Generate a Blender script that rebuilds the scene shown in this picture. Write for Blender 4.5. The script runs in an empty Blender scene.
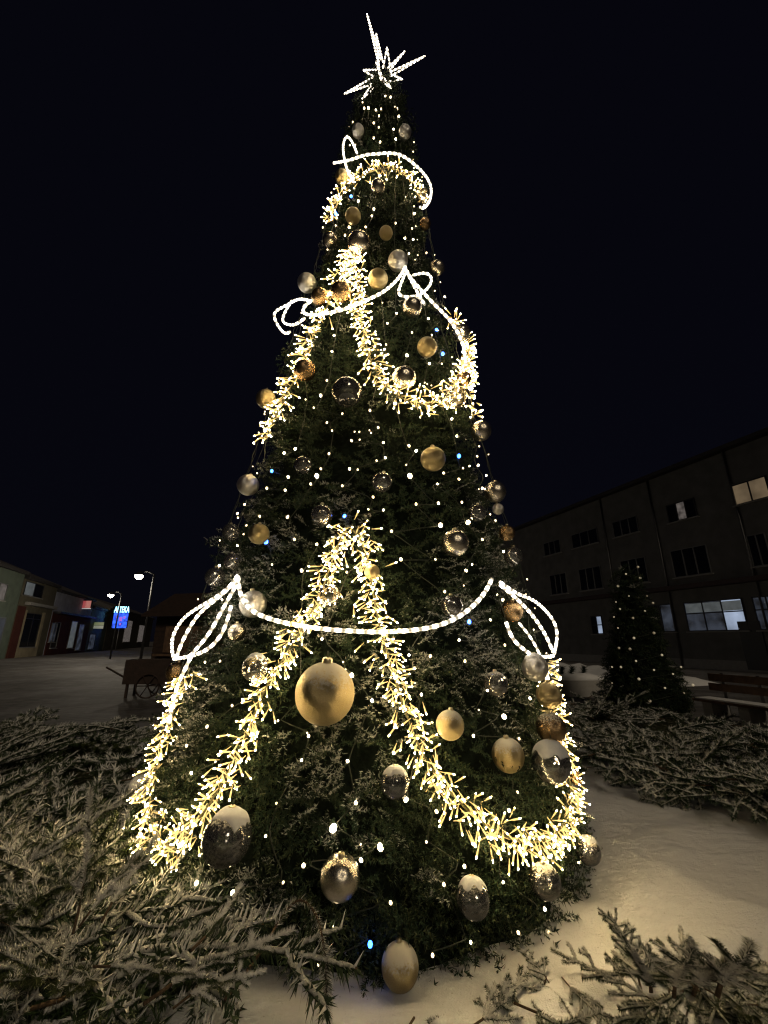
import bpy, math, random
import numpy as np
from mathutils import Vector, Matrix

random.seed(7)
rng = np.random.default_rng(11)
R = math.radians
SC = bpy.context.scene
COL = SC.collection

# ------------------------------------------------------------------ camera and world
H = 1.5
F = 420.0
TH = math.atan(128 / 420)
CT, ST = math.cos(TH), math.sin(TH)
cam = bpy.data.cameras.new('camera')
co = bpy.data.objects.new('camera', cam)
COL.objects.link(co)
co.location = (0, 0, H)
co.rotation_euler = (math.pi / 2 + TH, 0, 0)
cam.sensor_fit = 'VERTICAL'
cam.sensor_height = 36
cam.sensor_width = 27
cam.lens = 36 * F / 1024
cam.clip_start = 0.05
cam.clip_end = 600
SC.camera = co

SC.view_settings.view_transform = 'Standard'
SC.view_settings.look = 'None'
SC.view_settings.gamma = 1
SC.view_settings.use_curve_mapping = False
SC.view_settings.exposure = 0.65
SC.render.engine = 'CYCLES'
SC.cycles.filter_width = 1.25
SC.cycles.max_bounces = 5
SC.cycles.diffuse_bounces = 2
SC.cycles.glossy_bounces = 3
SC.cycles.transmission_bounces = 4
SC.cycles.transparent_max_bounces = 12
SC.cycles.sample_clamp_indirect = 3.0
SC.cycles.caustics_reflective = False
SC.cycles.caustics_refractive = False
SC.cycles.use_denoising = True

W = bpy.data.worlds.new('World')
SC.world = W
W.use_nodes = True
nt = W.node_tree
nt.nodes.clear()
sky = nt.nodes.new('ShaderNodeTexSky')
sky.sky_type = 'NISHITA'
sky.sun_disc = False
sky.sun_elevation = R(35)
sky.sun_rotation = R(200)
bg1 = nt.nodes.new('ShaderNodeBackground'); bg1.inputs[1].default_value = 0.00006
bg2 = nt.nodes.new('ShaderNodeBackground'); bg2.inputs[0].default_value = (0.0011, 0.0011, 0.0024, 1); bg2.inputs[1].default_value = 1.0
ad = nt.nodes.new('ShaderNodeAddShader')
wo = nt.nodes.new('ShaderNodeOutputWorld')
nt.links.new(sky.outputs[0], bg1.inputs[0])
nt.links.new(bg1.outputs[0], ad.inputs[0]); nt.links.new(bg2.outputs[0], ad.inputs[1])
nt.links.new(ad.outputs[0], wo.inputs[0])
sl = bpy.data.lights.new('sun', 'SUN')
sl.energy = 0.36; sl.angle = R(14); sl.color = (1.0, 0.83, 0.60)
so = bpy.data.objects.new('sun', sl); COL.objects.link(so)
so.rotation_euler = Vector((.29, -.80, .50)).to_track_quat('Z', 'Y').to_euler()

# ------------------------------------------------------------------ pixel -> place helpers
def ray(px, py):
    u = (px - 384) / F; v = (512 - py) / F
    return np.array([u, CT - v * ST, ST + v * CT])
def ground_at(px, py, z=0.0):
    d = ray(px, py); t = (z - H) / d[2]
    return np.array([d[0] * t, d[1] * t, z])
def at_depth(px, py, Y):
    d = ray(px, py); t = Y / d[1]
    return np.array([d[0] * t, Y, H + d[2] * t])
def px_per_m(p):
    depth = p[1] * CT + (p[2] - H) * ST
    return F / depth

# the big tree's body: radius against height, axis with a slight lean
TD = 4.0
ZK = [-.3, 0, .15, .55, .95, 1.36, 1.8, 2.33, 2.9, 3.47, 4.46, 5.17, 6.1, 6.8, 8.15, 8.9, 9.15, 9.3]
RK = [1.66, 1.65, 1.64, 1.62, 1.57, 1.51, 1.43, 1.33, 1.21, 1.09, .92, .77, .66, .59, .385, .21, .05, .02]
def prof(z): return np.interp(z, ZK, RK)
def axx(z): return -0.18 + 0.015 * z
def surf(phi, z, off=0.0):      # phi = 0 faces the camera, + to the right
    r = prof(z) + off
    return np.array([axx(z) + r * math.sin(phi), TD - r * math.cos(phi), z])
def on_tree(px, py, off=0.0):
    d = ray(px, py)
    t = np.linspace(1.0, 11.0, 2500)
    p = d[None, :] * t[:, None]; z = p[:, 2] + H
    g = np.hypot(p[:, 0] - axx(z), p[:, 1] - TD) - (prof(z) + off)
    hit = np.where(g < 0)[0]
    i = hit[0] if len(hit) else int(np.argmin(g))
    return np.array([p[i, 0], p[i, 1], z[i]])
def phi_z(p):
    return math.atan2(p[0] - axx(p[2]), -(p[1] - TD)), p[2]

# ------------------------------------------------------------------ materials
def mat(name, base=(.5, .5, .5), rough=.6, metal=0.0, spec=.5, bump=0, bscale=40, var=0.0, vscale=6, coat=0, noise_rough=0.0):
    m = bpy.data.materials.new(name); m.use_nodes = True
    n = m.node_tree; b = n.nodes['Principled BSDF']
    b.inputs['Base Color'].default_value = (*base, 1)
    b.inputs['Roughness'].default_value = rough
    b.inputs['Metallic'].default_value = metal
    b.inputs['Specular IOR Level'].default_value = spec
    b.inputs['Coat Weight'].default_value = coat
    tc = n.nodes.new('ShaderNodeTexCoord')
    if var:
        tx = n.nodes.new('ShaderNodeTexNoise'); tx.inputs['Scale'].default_value = vscale; tx.inputs['Detail'].default_value = 6
        n.links.new(tc.outputs['Object'], tx.inputs['Vector'])
        cr = n.nodes.new('ShaderNodeValToRGB')
        cr.color_ramp.elements[0].position = .3; cr.color_ramp.elements[1].position = .7
        cr.color_ramp.elements[0].color = (*[max(0, c * (1 - var)) for c in base], 1)
        cr.color_ramp.elements[1].color = (*[min(1, c * (1 + var)) for c in base], 1)
        n.links.new(tx.outputs[0], cr.inputs[0]); n.links.new(cr.outputs[0], b.inputs['Base Color'])
    if bump:
        t2 = n.nodes.new('ShaderNodeTexNoise'); t2.inputs['Scale'].default_value = bscale; t2.inputs['Detail'].default_value = 5
        n.links.new(tc.outputs['Object'], t2.inputs['Vector'])
        bp = n.nodes.new('ShaderNodeBump'); bp.inputs['Strength'].default_value = bump; bp.inputs['Distance'].default_value = .02
        n.links.new(t2.outputs[0], bp.inputs['Height']); n.links.new(bp.outputs[0], b.inputs['Normal'])
    return m
def emit(name, col, s, base=(.8, .8, .8)):
    m = mat(name, base, .3)
    b = m.node_tree.nodes['Principled BSDF']
    b.inputs['Emission Color'].default_value = (*col, 1)
    b.inputs['Emission Strength'].default_value = s
    return m
def hash_var(m, lo, hi):
    """per-branch tone: each object of a heap has its own shade of needle"""
    n = m.node_tree; b = n.nodes['Principled BSDF']
    oi = n.nodes.new('ShaderNodeObjectInfo'); cr = n.nodes.new('ShaderNodeValToRGB')
    cr.color_ramp.elements[0].color = (*lo, 1); cr.color_ramp.elements[1].color = (*hi, 1)
    n.links.new(oi.outputs['Random'], cr.inputs[0]); n.links.new(cr.outputs[0], b.inputs['Base Color'])

M = {}
M['needle'] = mat('needle', (.020, .037, .019), .6, spec=.2, var=.45, vscale=3)
M['needle2'] = mat('needle_olive', (.048, .058, .024), .6, spec=.2, var=.4, vscale=5)
M['frost'] = mat('frosted_needle', (.42, .42, .38), .8, spec=.2, var=.25, vscale=20)
M['snow'] = mat('snow', (.80, .80, .80), .7, spec=.3, bump=.6, bscale=60, var=.04, vscale=9)
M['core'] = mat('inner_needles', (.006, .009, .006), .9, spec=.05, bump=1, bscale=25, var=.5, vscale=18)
M['bark'] = mat('bark', (.09, .06, .035), .85, spec=.2, bump=.6, bscale=50, var=.3)
M['bneedle'] = mat('branch_needle', (.06, .07, .025), .55, spec=.3)
hash_var(M['bneedle'], (.020, .040, .014), (.060, .072, .022))
M['bfrost'] = mat('branch_frost', (.72, .71, .67), .8, spec=.2, var=.2, vscale=25)
def fur_mat():
    m = mat('branch_fur', (.06, .07, .03), .8, spec=.15, bump=1, bscale=220)
    n = m.node_tree; b = n.nodes['Principled BSDF']
    tc = n.nodes.new('ShaderNodeTexCoord'); ge = n.nodes.new('ShaderNodeNewGeometry'); sp = n.nodes.new('ShaderNodeSeparateXYZ')
    nz = n.nodes.new('ShaderNodeTexNoise'); nz.inputs['Scale'].default_value = 45; nz.inputs['Detail'].default_value = 6; nz.inputs['Roughness'].default_value = .7
    ma = n.nodes.new('ShaderNodeMath'); ma.operation = 'MULTIPLY_ADD'; ma.inputs[1].default_value = 2.4
    cr = n.nodes.new('ShaderNodeValToRGB')
    cr.color_ramp.elements[0].position = .0; cr.color_ramp.elements[0].color = (.030, .045, .016, 1)
    cr.color_ramp.elements[1].position = 1.0; cr.color_ramp.elements[1].color = (.74, .73, .69, 1)
    mr = n.nodes.new('ShaderNodeMapRange'); mr.inputs[1].default_value = .95; mr.inputs[2].default_value = 1.9
    n.links.new(tc.outputs['Object'], nz.inputs[0]); n.links.new(ge.outputs['Normal'], sp.inputs[0])
    n.links.new(nz.outputs[0], ma.inputs[0]); n.links.new(sp.outputs[2], ma.inputs[2]); n.links.new(ma.outputs[0], mr.inputs[0])
    n.links.new(mr.outputs[0], cr.inputs[0]); n.links.new(cr.outputs[0], b.inputs['Base Color'])
    return m
M['fur'] = fur_mat()
M['gold'] = mat('gold_glitter', (.50, .40, .21), .31, metal=1, bump=.42, bscale=48, var=.3, vscale=55)
M['bronze'] = mat('bronze_glitter', (.34, .23, .12), .27, metal=.95, bump=.28, bscale=45, var=.3, vscale=50)
M['champagne'] = mat('champagne_metal', (.62, .57, .48), .24, metal=.97, bump=.15, bscale=60, var=.1, vscale=8)
M['silver'] = mat('silver_frosted', (.68, .66, .63), .28, metal=.9, bump=.35, bscale=50, var=.15, vscale=40)
M['mirror'] = mat('mirror_silver', (.80, .80, .80), .10, metal=.93, bump=.03, bscale=8)
def clear_mat():
    m = bpy.data.materials.new('clear_plastic'); m.use_nodes = True
    n = m.node_tree; n.nodes.remove(n.nodes['Principled BSDF']); out = n.nodes['Material Output']
    tr = n.nodes.new('ShaderNodeBsdfTransparent'); tr.inputs[0].default_value = (.80, .80, .80, 1)
    gl = n.nodes.new('ShaderNodeBsdfGlossy'); gl.inputs['Roughness'].default_value = .06
    fr = n.nodes.new('ShaderNodeFresnel'); fr.inputs[0].default_value = 2.5
    tc = n.nodes.new('ShaderNodeTexCoord'); nz = n.nodes.new('ShaderNodeTexNoise'); nz.inputs['Scale'].default_value = 4
    bp = n.nodes.new('ShaderNodeBump'); bp.inputs['Strength'].default_value = .05; bp.inputs['Distance'].default_value = .05
    n.links.new(tc.outputs['Object'], nz.inputs[0]); n.links.new(nz.outputs[0], bp.inputs['Height']); n.links.new(bp.outputs[0], gl.inputs['Normal'])
    mx = n.nodes.new('ShaderNodeMixShader')
    df = n.nodes.new('ShaderNodeBsdfDiffuse'); df.inputs[0].default_value = (.55, .54, .52, 1)
    m2 = n.nodes.new('ShaderNodeMixShader'); m2.inputs[0].default_value = .11
    n.links.new(tr.outputs[0], m2.inputs[1]); n.links.new(df.outputs[0], m2.inputs[2])
    n.links.new(fr.outputs[0], mx.inputs[0]); n.links.new(m2.outputs[0], mx.inputs[1]); n.links.new(gl.outputs[0], mx.inputs[2]); n.links.new(mx.outputs[0], out.inputs[0])
    return m
M['mirror'] = clear_mat()
def dusted(name, src, amount):
    m = M[src].copy(); m.name = name
    n = m.node_tree; src_sock = n.nodes['Material Output'].inputs[0].links[0].from_socket
    tc = n.nodes.new('ShaderNodeTexCoord'); sp = n.nodes.new('ShaderNodeSeparateXYZ')
    nz = n.nodes.new('ShaderNodeTexNoise'); nz.inputs['Scale'].default_value = 9; nz.inputs['Detail'].default_value = 8; nz.inputs['Roughness'].default_value = .75
    ma = n.nodes.new('ShaderNodeMath'); ma.operation = 'MULTIPLY_ADD'; ma.inputs[1].default_value = 2.6
    cr = n.nodes.new('ShaderNodeMapRange'); cr.inputs[1].default_value = 2.25 - amount; cr.inputs[2].default_value = 2.55 - amount
    n.links.new(tc.outputs['Object'], sp.inputs[0]); n.links.new(tc.outputs['Object'], nz.inputs[0])
    n.links.new(nz.outputs[0], ma.inputs[0]); n.links.new(sp.outputs[2], ma.inputs[2]); n.links.new(ma.outputs[0], cr.inputs[0])
    d = n.nodes.new('ShaderNodeBsdfDiffuse'); d.inputs[0].default_value = (.60, .56, .47, 1)
    mx = n.nodes.new('ShaderNodeMixShader'); out = n.nodes['Material Output']
    n.links.new(cr.outputs[0], mx.inputs[0]); n.links.new(src_sock, mx.inputs[1]); n.links.new(d.outputs[0], mx.inputs[2]); n.links.new(mx.outputs[0], out.inputs[0])
    return m
for k_ in ('gold', 'bronze', 'silver', 'mirror'): M[k_ + '_dust'] = dusted(k_ + '_dusted', k_, .55 if k_ == 'gold' else .32)
M['gold_frost'] = dusted('gold_frosted', 'gold', .85)
M['cap'] = mat('cap_metal', (.7, .6, .4), .3, metal=1)
M['wire'] = mat('dark_wire', (.02, .025, .015), .6)
M['gwire'] = mat('gold_wire', (.12, .11, .05), .5, metal=.3)
M['bulb'] = emit('warm_bulb', (1, .80, .48), 16)
M['bulbdim'] = emit('warm_bulb_soft', (1, .74, .40), 3.2)
M['bluebulb'] = emit('blue_bulb', (.02, .14, 1), 9)
M['ledbody'] = emit('led_body', (1, .64, .20), .78, (.16, .13, .06))
M['ledtip'] = emit('led_point', (1, .74, .36), 70)
M['dimbulb'] = emit('dim_bulb', (1, .82, .5), 0.16)
M['blackmetal'] = mat('black_metal', (.010, .010, .011), .7, metal=.0, var=.2)
M['greymetal'] = mat('grey_metal', (.18, .18, .18), .45, metal=.6, var=.2)

def rope_mat():
    m = bpy.data.materials.new('rope_light'); m.use_nodes = True
    n = m.node_tree; b = n.nodes['Principled BSDF']
    b.inputs['Base Color'].default_value = (.8, .8, .75, 1); b.inputs['Roughness'].default_value = .25
    at = n.nodes.new('ShaderNodeAttribute'); at.attribute_name = 'along'
    mu = n.nodes.new('ShaderNodeMath'); mu.operation = 'MULTIPLY'; mu.inputs[1].default_value = 2 * math.pi / .062
    sn = n.nodes.new('ShaderNodeMath'); sn.operation = 'SINE'
    mr = n.nodes.new('ShaderNodeMapRange'); mr.inputs[1].default_value = -1; mr.inputs[2].default_value = 1
    mr.inputs[3].default_value = .50; mr.inputs[4].default_value = 2.05
    pw = n.nodes.new('ShaderNodeMath'); pw.operation = 'POWER'; pw.inputs[1].default_value = 3.0
    n.links.new(at.outputs['Fac'], mu.inputs[0]); n.links.new(mu.outputs[0], sn.inputs[0])
    n.links.new(sn.outputs[0], mr.inputs[0]); n.links.new(mr.outputs[0], pw.inputs[0])
    n.links.new(pw.outputs[0], b.inputs['Emission Strength'])
    b.inputs['Emission Color'].default_value = (1, .87, .66, 1)
    return m
M['rope'] = rope_mat()

# ------------------------------------------------------------------ mesh helpers
class MB:
    def __init__(s): s.v = []; s.f = []; s.m = []; s.n = 0; s.al = []; s.sm = []
    def add(s, v, f, mi=0, along=None, smooth=False):
        v = np.asarray(v, float)
        s.v.append(v); s.f += [tuple(int(i) + s.n for i in q) for q in f]; s.m += [mi] * len(f); s.sm += [smooth] * len(f)
        s.al.append(np.zeros(len(v)) if along is None else np.asarray(along, float)); s.n += len(v)
        return s
    def box(s, x0, x1, y0, y1, z0, z1, mi=0, mtx=None):
        v = np.array([(x, y, z) for z in (z0, z1) for y in (y0, y1) for x in (x0, x1)], float)
        if mtx is not None: v = v @ np.array(mtx.to_3x3()).T + np.array(mtx.translation)
        return s.add(v, [(0, 2, 3, 1), (4, 5, 7, 6), (0, 1, 5, 4), (2, 6, 7, 3), (0, 4, 6, 2), (1, 3, 7, 5)], mi)
    def tube(s, pts, r, k=8, mi=0, caps=True):
        pts = np.asarray(pts, float); n = len(pts)
        rr = np.full(n, r) if np.isscalar(r) else np.asarray(r)
        tg = np.gradient(pts, axis=0); tg /= np.linalg.norm(tg, axis=1)[:, None] + 1e-9
        ref = np.array([0.31, 0.22, .92]); al = 0; V = []; A = []
        u = np.cross(tg[0], ref); u /= np.linalg.norm(u)
        for i in range(n):
            u = u - tg[i] * (u @ tg[i]); u /= np.linalg.norm(u) + 1e-9
            w = np.cross(tg[i], u)
            if i: al += np.linalg.norm(pts[i] - pts[i - 1])
            for j in range(k):
                a = 2 * math.pi * j / k
                V.append(pts[i] + rr[i] * (u * math.cos(a) + w * math.sin(a))); A.append(al)
        Fc = [(i * k + j, i * k + (j + 1) % k, (i + 1) * k + (j + 1) % k, (i + 1) * k + j) for i in range(n - 1) for j in range(k)]
        if caps: Fc += [tuple(range(k - 1, -1, -1)), tuple((n - 1) * k + j for j in range(k))]
        return s.add(V, Fc, mi, A, True)
    def lathe(s, pr, k=24, mi=0, c=(0, 0, 0)):
        V = [(c[0] + r * math.cos(2 * math.pi * j / k), c[1] + r * math.sin(2 * math.pi * j / k), c[2] + z) for r, z in pr for j in range(k)]
        Fc = [(i * k + j, i * k + (j + 1) % k, (i + 1) * k + (j + 1) % k, (i + 1) * k + j) for i in range(len(pr) - 1) for j in range(k)]
        return s.add(V, Fc, mi, None, True)
    def ball(s, c, r, k=10, mi=0, sz=1.0):
        pr = [(r * math.sin(math.pi * i / (k // 2)) + 1e-5, -sz * r * math.cos(math.pi * i / (k // 2))) for i in range(k // 2 + 1)]
        return s.lathe(pr, k, mi, c)
    def mesh(s, name, mats):
        me = bpy.data.meshes.new(name)
        V = np.concatenate(s.v) if s.v else np.zeros((0, 3))
        me.from_pydata(V.tolist(), [], s.f)
        for m in mats: me.materials.append(m)
        me.polygons.foreach_set('material_index', s.m)
        me.polygons.foreach_set('use_smooth', s.sm)
        a = me.attributes.new('along', 'FLOAT', 'POINT'); a.data.foreach_set('value', np.concatenate(s.al))
        me.update()
        return me
    def build(s, name, mats, parent=None, loc=None):
        if not isinstance(mats, (list, tuple)): mats = [mats]
        return link(name, s.mesh(name, mats), parent, loc)
def tri_mesh(name, V, T, mi, mats):
    me = bpy.data.meshes.new(name)
    V = np.asarray(V, np.float32); T = np.asarray(T, np.int32)
    me.vertices.add(len(V)); me.vertices.foreach_set('co', V.ravel())
    me.loops.add(T.size); me.loops.foreach_set('vertex_index', T.ravel())
    me.polygons.add(len(T)); me.polygons.foreach_set('loop_start', np.arange(0, T.size, 3, dtype=np.int32))
    for m in mats: me.materials.append(m)
    me.polygons.foreach_set('material_index', np.asarray(mi, np.int32))
    me.update(calc_edges=True)
    return me
def link(name, me, parent=None, loc=None):
    o = bpy.data.objects.new(name, me); COL.objects.link(o)
    if parent is not None: o.parent = parent
    if loc is not None: o.location = loc
    return o
def tag(o, label=None, cat=None, group=None, kind=None):
    if label: o['label'] = label
    if cat: o['category'] = cat
    if group: o['group'] = group
    if kind: o['kind'] = kind
    return o
def thing(name, label, cat, loc=(0, 0, 0), rz=0, group=None):
    o = link(name, None, None, tuple(loc)); o.rotation_euler = (0, 0, rz)
    return tag(o, label, cat, group)
def copy_tree(o, parent=None):
    c = o.copy(); COL.objects.link(c)
    if parent is not None: c.parent = parent
    for ch in list(o.children):
        copy_tree(ch, c)
    return c
def spline(P, n=12, closed=False):
    P = [np.asarray(p, float) for p in P]; out = []
    N = len(P)
    for i in range(N - 1):
        p0 = P[max(i - 1, 0)]; p1 = P[i]; p2 = P[i + 1]; p3 = P[min(i + 2, N - 1)]
        for k in range(n):
            t = k / n
            out.append(.5 * (2 * p1 + (p2 - p0) * t + (2 * p0 - 5 * p1 + 4 * p2 - p3) * t * t + (3 * p1 - p0 - 3 * p2 + p3) * t ** 3))
    out.append(P[-1]); return np.array(out)
def smooth(P, it=3):
    P = np.array(P)
    for _ in range(it):
        Q = P.copy(); Q[1:-1] = .25 * P[:-2] + .5 * P[1:-1] + .25 * P[2:]; P = Q
    return P
def resample(P, step):
    d = np.r_[0, np.cumsum(np.linalg.norm(np.diff(P, axis=0), axis=1))]
    n = max(2, int(d[-1] / step) + 1); s = np.linspace(0, d[-1], n)
    return np.stack([np.interp(s, d, P[:, k]) for k in range(3)], 1)
def tree_path(pxs, off, n=8, step=.02, it=6):
    q = spline([(a, b) for a, b in pxs], n)
    P = np.array([on_tree(a, b, off) for a, b in q])
    return resample(smooth(P, it), step)

# smooth value noise for numpy
_g = rng.random((32, 32, 32))
def vnoise(p):
    p = np.asarray(p, float); i = np.floor(p).astype(int); f = p - i; f = f * f * (3 - 2 * f); o = 0
    for a in (0, 1):
        for b in (0, 1):
            for c in (0, 1):
                w = (f[..., 0] if a else 1 - f[..., 0]) * (f[..., 1] if b else 1 - f[..., 1]) * (f[..., 2] if c else 1 - f[..., 2])
                o = o + w * _g[(i[..., 0] + a) % 32, (i[..., 1] + b) % 32, (i[..., 2] + c) % 32]
    return o

# ------------------------------------------------------------------ ground
def paving_mat():
    m = mat('paving_stones', (.10, .095, .09), .75, spec=.3)
    n = m.node_tree; b = n.nodes['Principled BSDF']
    tc = n.nodes.new('ShaderNodeTexCoord')
    mp = n.nodes.new('ShaderNodeMapping'); mp.inputs['Rotation'].default_value = (0, 0, R(19))
    br = n.nodes.new('ShaderNodeTexBrick')
    br.inputs['Scale'].default_value = 1.0; br.inputs['Brick Width'].default_value = .4; br.inputs['Row Height'].default_value = .2
    br.inputs['Mortar Size'].default_value = .012
    br.inputs['Color1'].default_value = (.13, .12, .11, 1); br.inputs['Color2'].default_value = (.085, .08, .075, 1); br.inputs['Mortar'].default_value = (.035, .033, .03, 1)
    nz = n.nodes.new('ShaderNodeTexNoise'); nz.inputs['Scale'].default_value = .6; nz.inputs['Detail'].default_value = 9; nz.inputs['Roughness'].default_value = .7
    cr = n.nodes.new('ShaderNodeValToRGB'); cr.color_ramp.elements[0].position = .45; cr.color_ramp.elements[1].position = .62
    mx = n.nodes.new('ShaderNodeMixRGB'); mx.inputs[2].default_value = (.42, .42, .43, 1)
    ml = n.nodes.new('ShaderNodeMath'); ml.operation = 'MULTIPLY'; ml.inputs[1].default_value = .25
    n.links.new(tc.outputs['Object'], mp.inputs[0]); n.links.new(mp.outputs[0], br.inputs[0]); n.links.new(mp.outputs[0], nz.inputs[0])
    n.links.new(nz.outputs[0], cr.inputs[0]); n.links.new(cr.outputs[0], ml.inputs[0]); n.links.new(ml.outputs[0], mx.inputs[0])
    n.links.new(br.outputs[0], mx.inputs[1]); n.links.new(mx.outputs[0], b.inputs['Base Color'])
    bp = n.nodes.new('ShaderNodeBump'); bp.inputs['Strength'].default_value = .5; bp.inputs['Distance'].default_value = .01
    n.links.new(br.outputs['Fac'], bp.inputs['Height']); bp.invert = True; n.links.new(bp.outputs[0], b.inputs['Normal'])
    return m
g = MB(); g.add([(-300, -60, 0), (300, -60, 0), (300, 400, 0), (-300, 400, 0)], [(0, 1, 2, 3)])
tag(g.build('ground', paving_mat()), kind='structure')

# the round snow bed the tree stands in
def snow_bed():
    nr, na = 60, 160
    V = []; Fc = []
    for i in range(nr + 1):
        for j in range(na):
            a = 2 * math.pi * j / na
            rad = (i / nr) * (5.6 + .35 * math.sin(3 * a + 1) + .2 * math.sin(7 * a))
            V.append((axx(0) + rad * math.sin(a), TD + .2 - rad * math.cos(a), 0))
    V = np.array(V)
    n1 = vnoise(np.c_[V[:, :2] * 1.3, np.zeros(len(V))]); n2 = vnoise(np.c_[V[:, :2] * 5 + 9, np.zeros(len(V))])
    n3 = vnoise(np.c_[V[:, 0] * 2 + V[:, 1] * 1.5, V[:, 1] * 9 - V[:, 0] * 5, np.zeros(len(V))])
    edge = np.clip((nr - np.repeat(np.arange(nr + 1), na)) / 6, 0, 1)
    rt = np.hypot(V[:, 0] - axx(0), V[:, 1] - TD); near = np.clip((rt - 1.5) / .5, 0, 1)
    V[:, 2] = .006 + edge * (.01 + near * (.02 + .07 * n1 + .035 * n2 + .03 * n3))
    for i in range(nr):
        for j in range(na):
            Fc.append((i * na + j, (i + 1) * na + j, (i + 1) * na + (j + 1) % na, i * na + (j + 1) % na))
    b = MB(); b.add(V, Fc, 0, None, True)
    o = b.build('snow', None or [M['snowbed']])
    return tag(o, kind='structure')
def snowbed_mat():
    m = mat('snow_bed', (.78, .78, .79), .6, spec=.35)
    n = m.node_tree; b = n.nodes['Principled BSDF']
    tc = n.nodes.new('ShaderNodeTexCoord')
    a = n.nodes.new('ShaderNodeTexNoise'); a.inputs['Scale'].default_value = 7; a.inputs['Detail'].default_value = 8; a.inputs['Roughness'].default_value = .6
    c = n.nodes.new('ShaderNodeTexNoise'); c.inputs['Scale'].default_value = 130; c.inputs['Detail'].default_value = 3
    ad_ = n.nodes.new('ShaderNodeMath'); ad_.operation = 'MULTIPLY_ADD'; ad_.inputs[1].default_value = .25
    n.links.new(tc.outputs['Object'], a.inputs[0]); n.links.new(tc.outputs['Object'], c.inputs[0])
    n.links.new(c.outputs[0], ad_.inputs[0]); n.links.new(a.outputs[0], ad_.inputs[2])
    bp = n.nodes.new('ShaderNodeBump'); bp.inputs['Strength'].default_value = .55; bp.inputs['Distance'].default_value = .05
    mp_ = n.nodes.new('ShaderNodeMapping'); mp_.inputs['Rotation'].default_value = (0, 0, R(35)); mp_.inputs['Scale'].default_value = (1.6, 11, 1)
    st = n.nodes.new('ShaderNodeTexNoise'); st.inputs['Scale'].default_value = 1.2; st.inputs['Detail'].default_value = 7; st.inputs['Roughness'].default_value = .65
    a2 = n.nodes.new('ShaderNodeMath'); a2.operation = 'MULTIPLY_ADD'; a2.inputs[1].default_value = .6
    n.links.new(tc.outputs['Object'], mp_.inputs[0]); n.links.new(mp_.outputs[0], st.inputs[0]); n.links.new(st.outputs[0], a2.inputs[0]); n.links.new(ad_.outputs[0], a2.inputs[2])
    n.links.new(a2.outputs[0], bp.inputs['Height']); n.links.new(bp.outputs[0], b.inputs['Normal'])
    # fallen needles and grit
    d = n.nodes.new('ShaderNodeTexVoronoi'); d.inputs['Scale'].default_value = 16; d.inputs['Randomness'].default_value = 1
    cr = n.nodes.new('ShaderNodeValToRGB'); cr.color_ramp.elements[0].position = .03; cr.color_ramp.elements[1].position = .06
    cr.color_ramp.elements[0].color = (.25, .22, .15, 1); cr.color_ramp.elements[1].color = (.78, .78, .79, 1)
    n.links.new(tc.outputs['Object'], d.inputs[0]); n.links.new(d.outputs['Distance'], cr.inputs[0]); n.links.new(cr.outputs[0], b.inputs['Base Color'])
    return m
M['snowbed'] = snowbed_mat()
snow_bed()

# ------------------------------------------------------------------ big Christmas tree
def needles_along(P, n, ln, wd, r, spread=.85, up=None):
    """n needles around polyline P; returns verts (n,3,3)"""
    d = np.r_[0, np.cumsum(np.linalg.norm(np.diff(P, axis=0), axis=1))]
    s = r.random(n) * d[-1]
    base = np.stack([np.interp(s, d, P[:, k]) for k in range(3)], 1)
    tg = np.gradient(P, axis=0); tg /= np.linalg.norm(tg, axis=1)[:, None]
    tt = np.stack([np.interp(s, d, tg[:, k]) for k in range(3)], 1); tt /= np.linalg.norm(tt, axis=1)[:, None]
    rv = r.normal(size=(n, 3)); rv -= tt * (rv * tt).sum(1)[:, None]; rv /= np.linalg.norm(rv, axis=1)[:, None]
    dr = tt * (1 - spread * .55) + rv * spread; dr /= np.linalg.norm(dr, axis=1)[:, None]
    sd = np.cross(dr, r.normal(size=(n, 3))); sd /= np.linalg.norm(sd, axis=1)[:, None]
    L = ln * (.7 + .6 * r.random(n))[:, None]
    return np.stack([base - sd * wd / 2, base + sd * wd / 2, base + dr * L], 1)

def spray_template(r, nn, ln, wd):
    """a 1-unit-long tip along +X with a few side twigs"""
    tr = []
    main = np.array([(0, 0, 0), (.5, .0, .02), (1, 0, .0)])
    tr.append(needles_along(main, int(nn * .4), ln, wd, r))
    for k in range(4):
        a = .25 + .15 * k; sgn = 1 if k % 2 else -1
        l = .5 - .06 * k
        tw = np.array([(a, 0, 0), (a + l * .5, sgn * l * .45, .03 * r.normal()), (a + l * .8, sgn * l * .65, .08 * r.normal())])
        tr.append(needles_along(tw, int(nn * .15), ln, wd, r))
    return np.concatenate(tr)

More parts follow.
